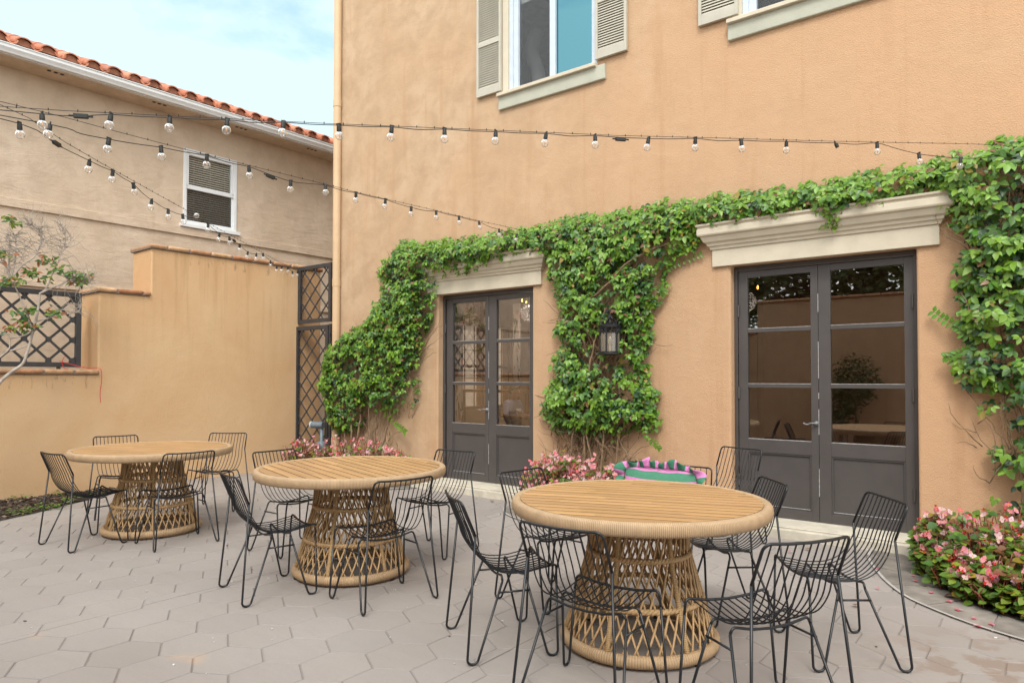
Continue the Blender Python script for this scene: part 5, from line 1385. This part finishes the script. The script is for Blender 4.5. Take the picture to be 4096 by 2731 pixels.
LV = [(2.81,3.38),(2.89,3.36),(3.20,2.95),(3.29,2.94),(2.91,2.67),(2.82,2.62),(3.01,2.77),(3.08,2.77),(3.21,2.71),(3.31,2.84),(3.46,2.78),(3.52,2.76),(3.60,2.73),(3.64,2.80),(3.26,2.32),(3.29,2.28),(3.04,2.30),(2.90,2.28),(2.93,2.12),(3.02,2.11),(2.98,2.19),(2.85,2.09),(3.10,2.13),(2.78,2.94),(2.77,2.61)]
for y, z in LV:
    for k in range(r_.randint(11, 17)):
        b = V((-9.70+r_.uniform(-.06,.06), y+r_.gauss(0,.035), z+r_.gauss(0,.028))); a = r_.uniform(0,360)
        d = V((r_.uniform(-.2,.5), math.cos(R(a)), .5*math.sin(R(a))-.1)); u = r_.random()
        c = (.10,.19,.03) if u < .5 else (.19,.25,.035) if u < .72 else (.045,.12,.03) if u < .86 else (.36,.12,.04)
        L = r_.uniform(.05,.085); leaf_blade(m, b, d, V((.9, r_.uniform(-.4,.4), r_.uniform(.2,.9))).normalized(), L, L*.48, c, r_.uniform(.05,.3))
m.build('foliage', M['leaf'], sh, smooth=True)

# bark mulch, weeds, fallen petals
m = MB(); r_ = random.Random(4)
for k in range(3200):
    y = r_.uniform(.8, 4.4); x = r_.uniform(-10.1, -8.4)
    if not inside((x, y), WALLBED): continue
    a = r_.uniform(0, 6.28); L = r_.uniform(.008,.03); b = L*r_.uniform(.25,.6); q = r_.choice([(.10,.065,.045),(.06,.035,.025),(.16,.12,.09),(.045,.028,.02),(.22,.17,.13)])
    m.obox((x, y, .010+r_.uniform(0,.018)), V((math.cos(a), math.sin(a), r_.uniform(-.3,.3)))*L, V((-math.sin(a), math.cos(a), r_.uniform(-.3,.3)))*b, (0,0,.003), 0, q)
tag(m.build('bark_mulch', M['bark']), kind='stuff')
m = MB()
for (x, y, rad_, n) in [(-9.34,3.42,.12,46),(-9.05,3.0,.12,60),(-8.95,2.75,.14,60),(-9.95,3.5,.12,30),(-9.95,3.05,.12,20),(-9.5,3.75,.1,18),(-9.02,3.15,.1,30)]:
    for k in range(n):
        a = r_.uniform(0, 6.28); q = rad_*math.sqrt(r_.random()); b = V((x+q*math.cos(a), y+q*math.sin(a), r_.uniform(.01,.06))); a2 = r_.uniform(0,6.28)
        L = r_.uniform(.02,.05); leaf_blade(m, b, V((math.cos(a2), math.sin(a2), r_.uniform(-.1,.7))), V((0,0,1)), L, L*.6, (.13*r_.uniform(.7,1.2),.25*r_.uniform(.7,1.2),.03), .1)
tag(m.build('weeds', M['leaf']), kind='stuff')
def petal_obj():
    m = MB(); leaf_blade(m, V((-.02,0,.004)), V((1,0,.05)), V((0,0,1)), .042, .026, (.72,.14,.20), .05); leaf_blade(m, V((0,.004,.006)), V((.3,1,.1)), V((0,0,1)), .028, .02, (.74,.30,.36), .05)
    return m.build('petal', M['petal'])
po = petal_obj()
PT_ = [(-.80,6.0),(-.76,5.86),(-.64,5.62),(-.46,5.30),(-.36,5.17),(-.33,5.03),(-.27,5.12),(-.52,5.46),(-1.30,5.85),(-1.05,6.05),(-1.75,6.2),(-3.05,5.7),(-.95,5.5)]
for i, (x, y) in enumerate(PT_):
    o = po if i == 0 else po.copy()
    if i: col.objects.link(o)
    o.location = (x, y, .012); o.rotation_euler.z = i*1.7; s_ = .8+.1*(i % 4); o.scale = (s_, s_, 1)
    tag(o, 'fallen pink begonia petal lying on the paving near the right flower bed and door', 'petal', 'fallen begonia petals')

dl = MB(); leaf_blade(dl, V((-.025,0,.004)), V((1,.1,.06)), V((0,0,1)), .055, .034, (.24,.13,.06), -.15)
dlo = dl.build('fallen_leaf', M['leaf'], smooth=True)
DL = [(-2.45,6.45),(-2.1,6.55),(-1.2,6.45),(-1.65,6.38),(-5.3,6.5),(-5.6,6.55),(-4.95,5.6),(-3.3,5.55),(-6.3,6.3),(-6.7,6.1),(-3.9,5.2),(-8.2,5.6),(-7.3,5.8),(-1.0,5.0),(-2.6,5.6)]
for i, (x, y) in enumerate(DL):
    o = dlo if i == 0 else dlo.copy()
    if i: col.objects.link(o)
    o.location = (x, y, .011 if y < 6.6 else .095); o.rotation_euler.z = i*2.3; s_ = .7+.12*(i % 5); o.scale = (s_, s_, 1)
    tag(o, 'dry brown fallen leaf lying on the paving near the house', 'leaf', 'dry leaves on the paving')
gr = MB(); r_ = random.Random(77)
for k in range(170):
    x, y = r_.uniform(-8, 0), r_.uniform(.9, 6.2)
    if inside((x, y), WALLBED): continue
    q = r_.uniform(.0025,.0065); c = r_.choice([(.6,.58,.55),(.55,.5,.45),(.12,.09,.07),(.7,.7,.7)])
    gr.obox((x, y, q*.5+.001), (q,q*r_.uniform(-.5,.5),0), (q*r_.uniform(-.5,.5),q*.7,0), (0,0,q*.5), 0, c)
tag(gr.build('grit', M['bark']), kind='stuff')

# ------------------------------------------------------------------ greenery across the courtyard, mirrored in the glass
def bush(name, label, cat, blobs, n, L, seed, cols):
    r_ = random.Random(seed); x0, y0 = blobs[0][0], blobs[0][1]
    t_ = thing(name, label, cat, (x0, y0, 0)); m = MB()
    for k in range(n):
        b = r_.choice(blobs); d = V((r_.gauss(0,1), r_.gauss(0,1), r_.gauss(0,1))).normalized(); q = r_.uniform(.55, 1.05)
        p = V((b[0]+d.x*b[3]*q, b[1]+d.y*b[4]*q, b[2]+d.z*b[5]*q))
        if noise.noise(p*1.6) < -.38: continue
        a = r_.uniform(0,6.28); c = r_.choice(cols); g = r_.uniform(.7,1.3)
        leaf_blade(m, p, V((math.cos(a), math.sin(a), r_.uniform(-.6,.4))), (d+V((0,0,.5))).normalized(), L*r_.uniform(.7,1.3), L*.6, tuple(v*g for v in c), .2)
    m.build('foliage', M['leaf'], t_)
    m = MB()
    for b in blobs[:4]: m.tube([(b[0], b[1], 0), (b[0]+.05, b[1], b[2]*.6), (b[0], b[1]+.05, b[2])], [.05,.04,.02], 7)
    m.build('trunk', M['stem'], t_, smooth=True)
GC = [(.04,.08,.015),(.07,.12,.02),(.10,.13,.02)]
bush('hedge', 'tall leafy hedge above the far courtyard wall, mirrored in the right door', 'hedge', [(-7+1.5*k, -4.2+.3*(k % 2), 4.2+.5*math.sin(k*1.7), 1.2, .9, 1.9) for k in range(7)], 22000, .17, 31, GC)
bush('garden_bush', 'rounded bush before the far courtyard wall, mirrored in the right door', 'bush', [(-3.2,-1.75,1.45,.5,.4,.6),(-3.5,-1.75,1.0,.4,.4,.6)], 1500, .09, 32, GC)
bush('leafy_tree', 'spreading tree beyond the lattice wall, mirrored in the left door', 'tree', [(-14.5,-2.5,4.6,1.7,1.7,1.3),(-13.4,-4.0,4.2,1.7,1.5,1.4),(-16,-1.0,4.8,1.6,1.6,1.2)], 9000, .17, 33, [(.05,.06,.02),(.09,.09,.03)])
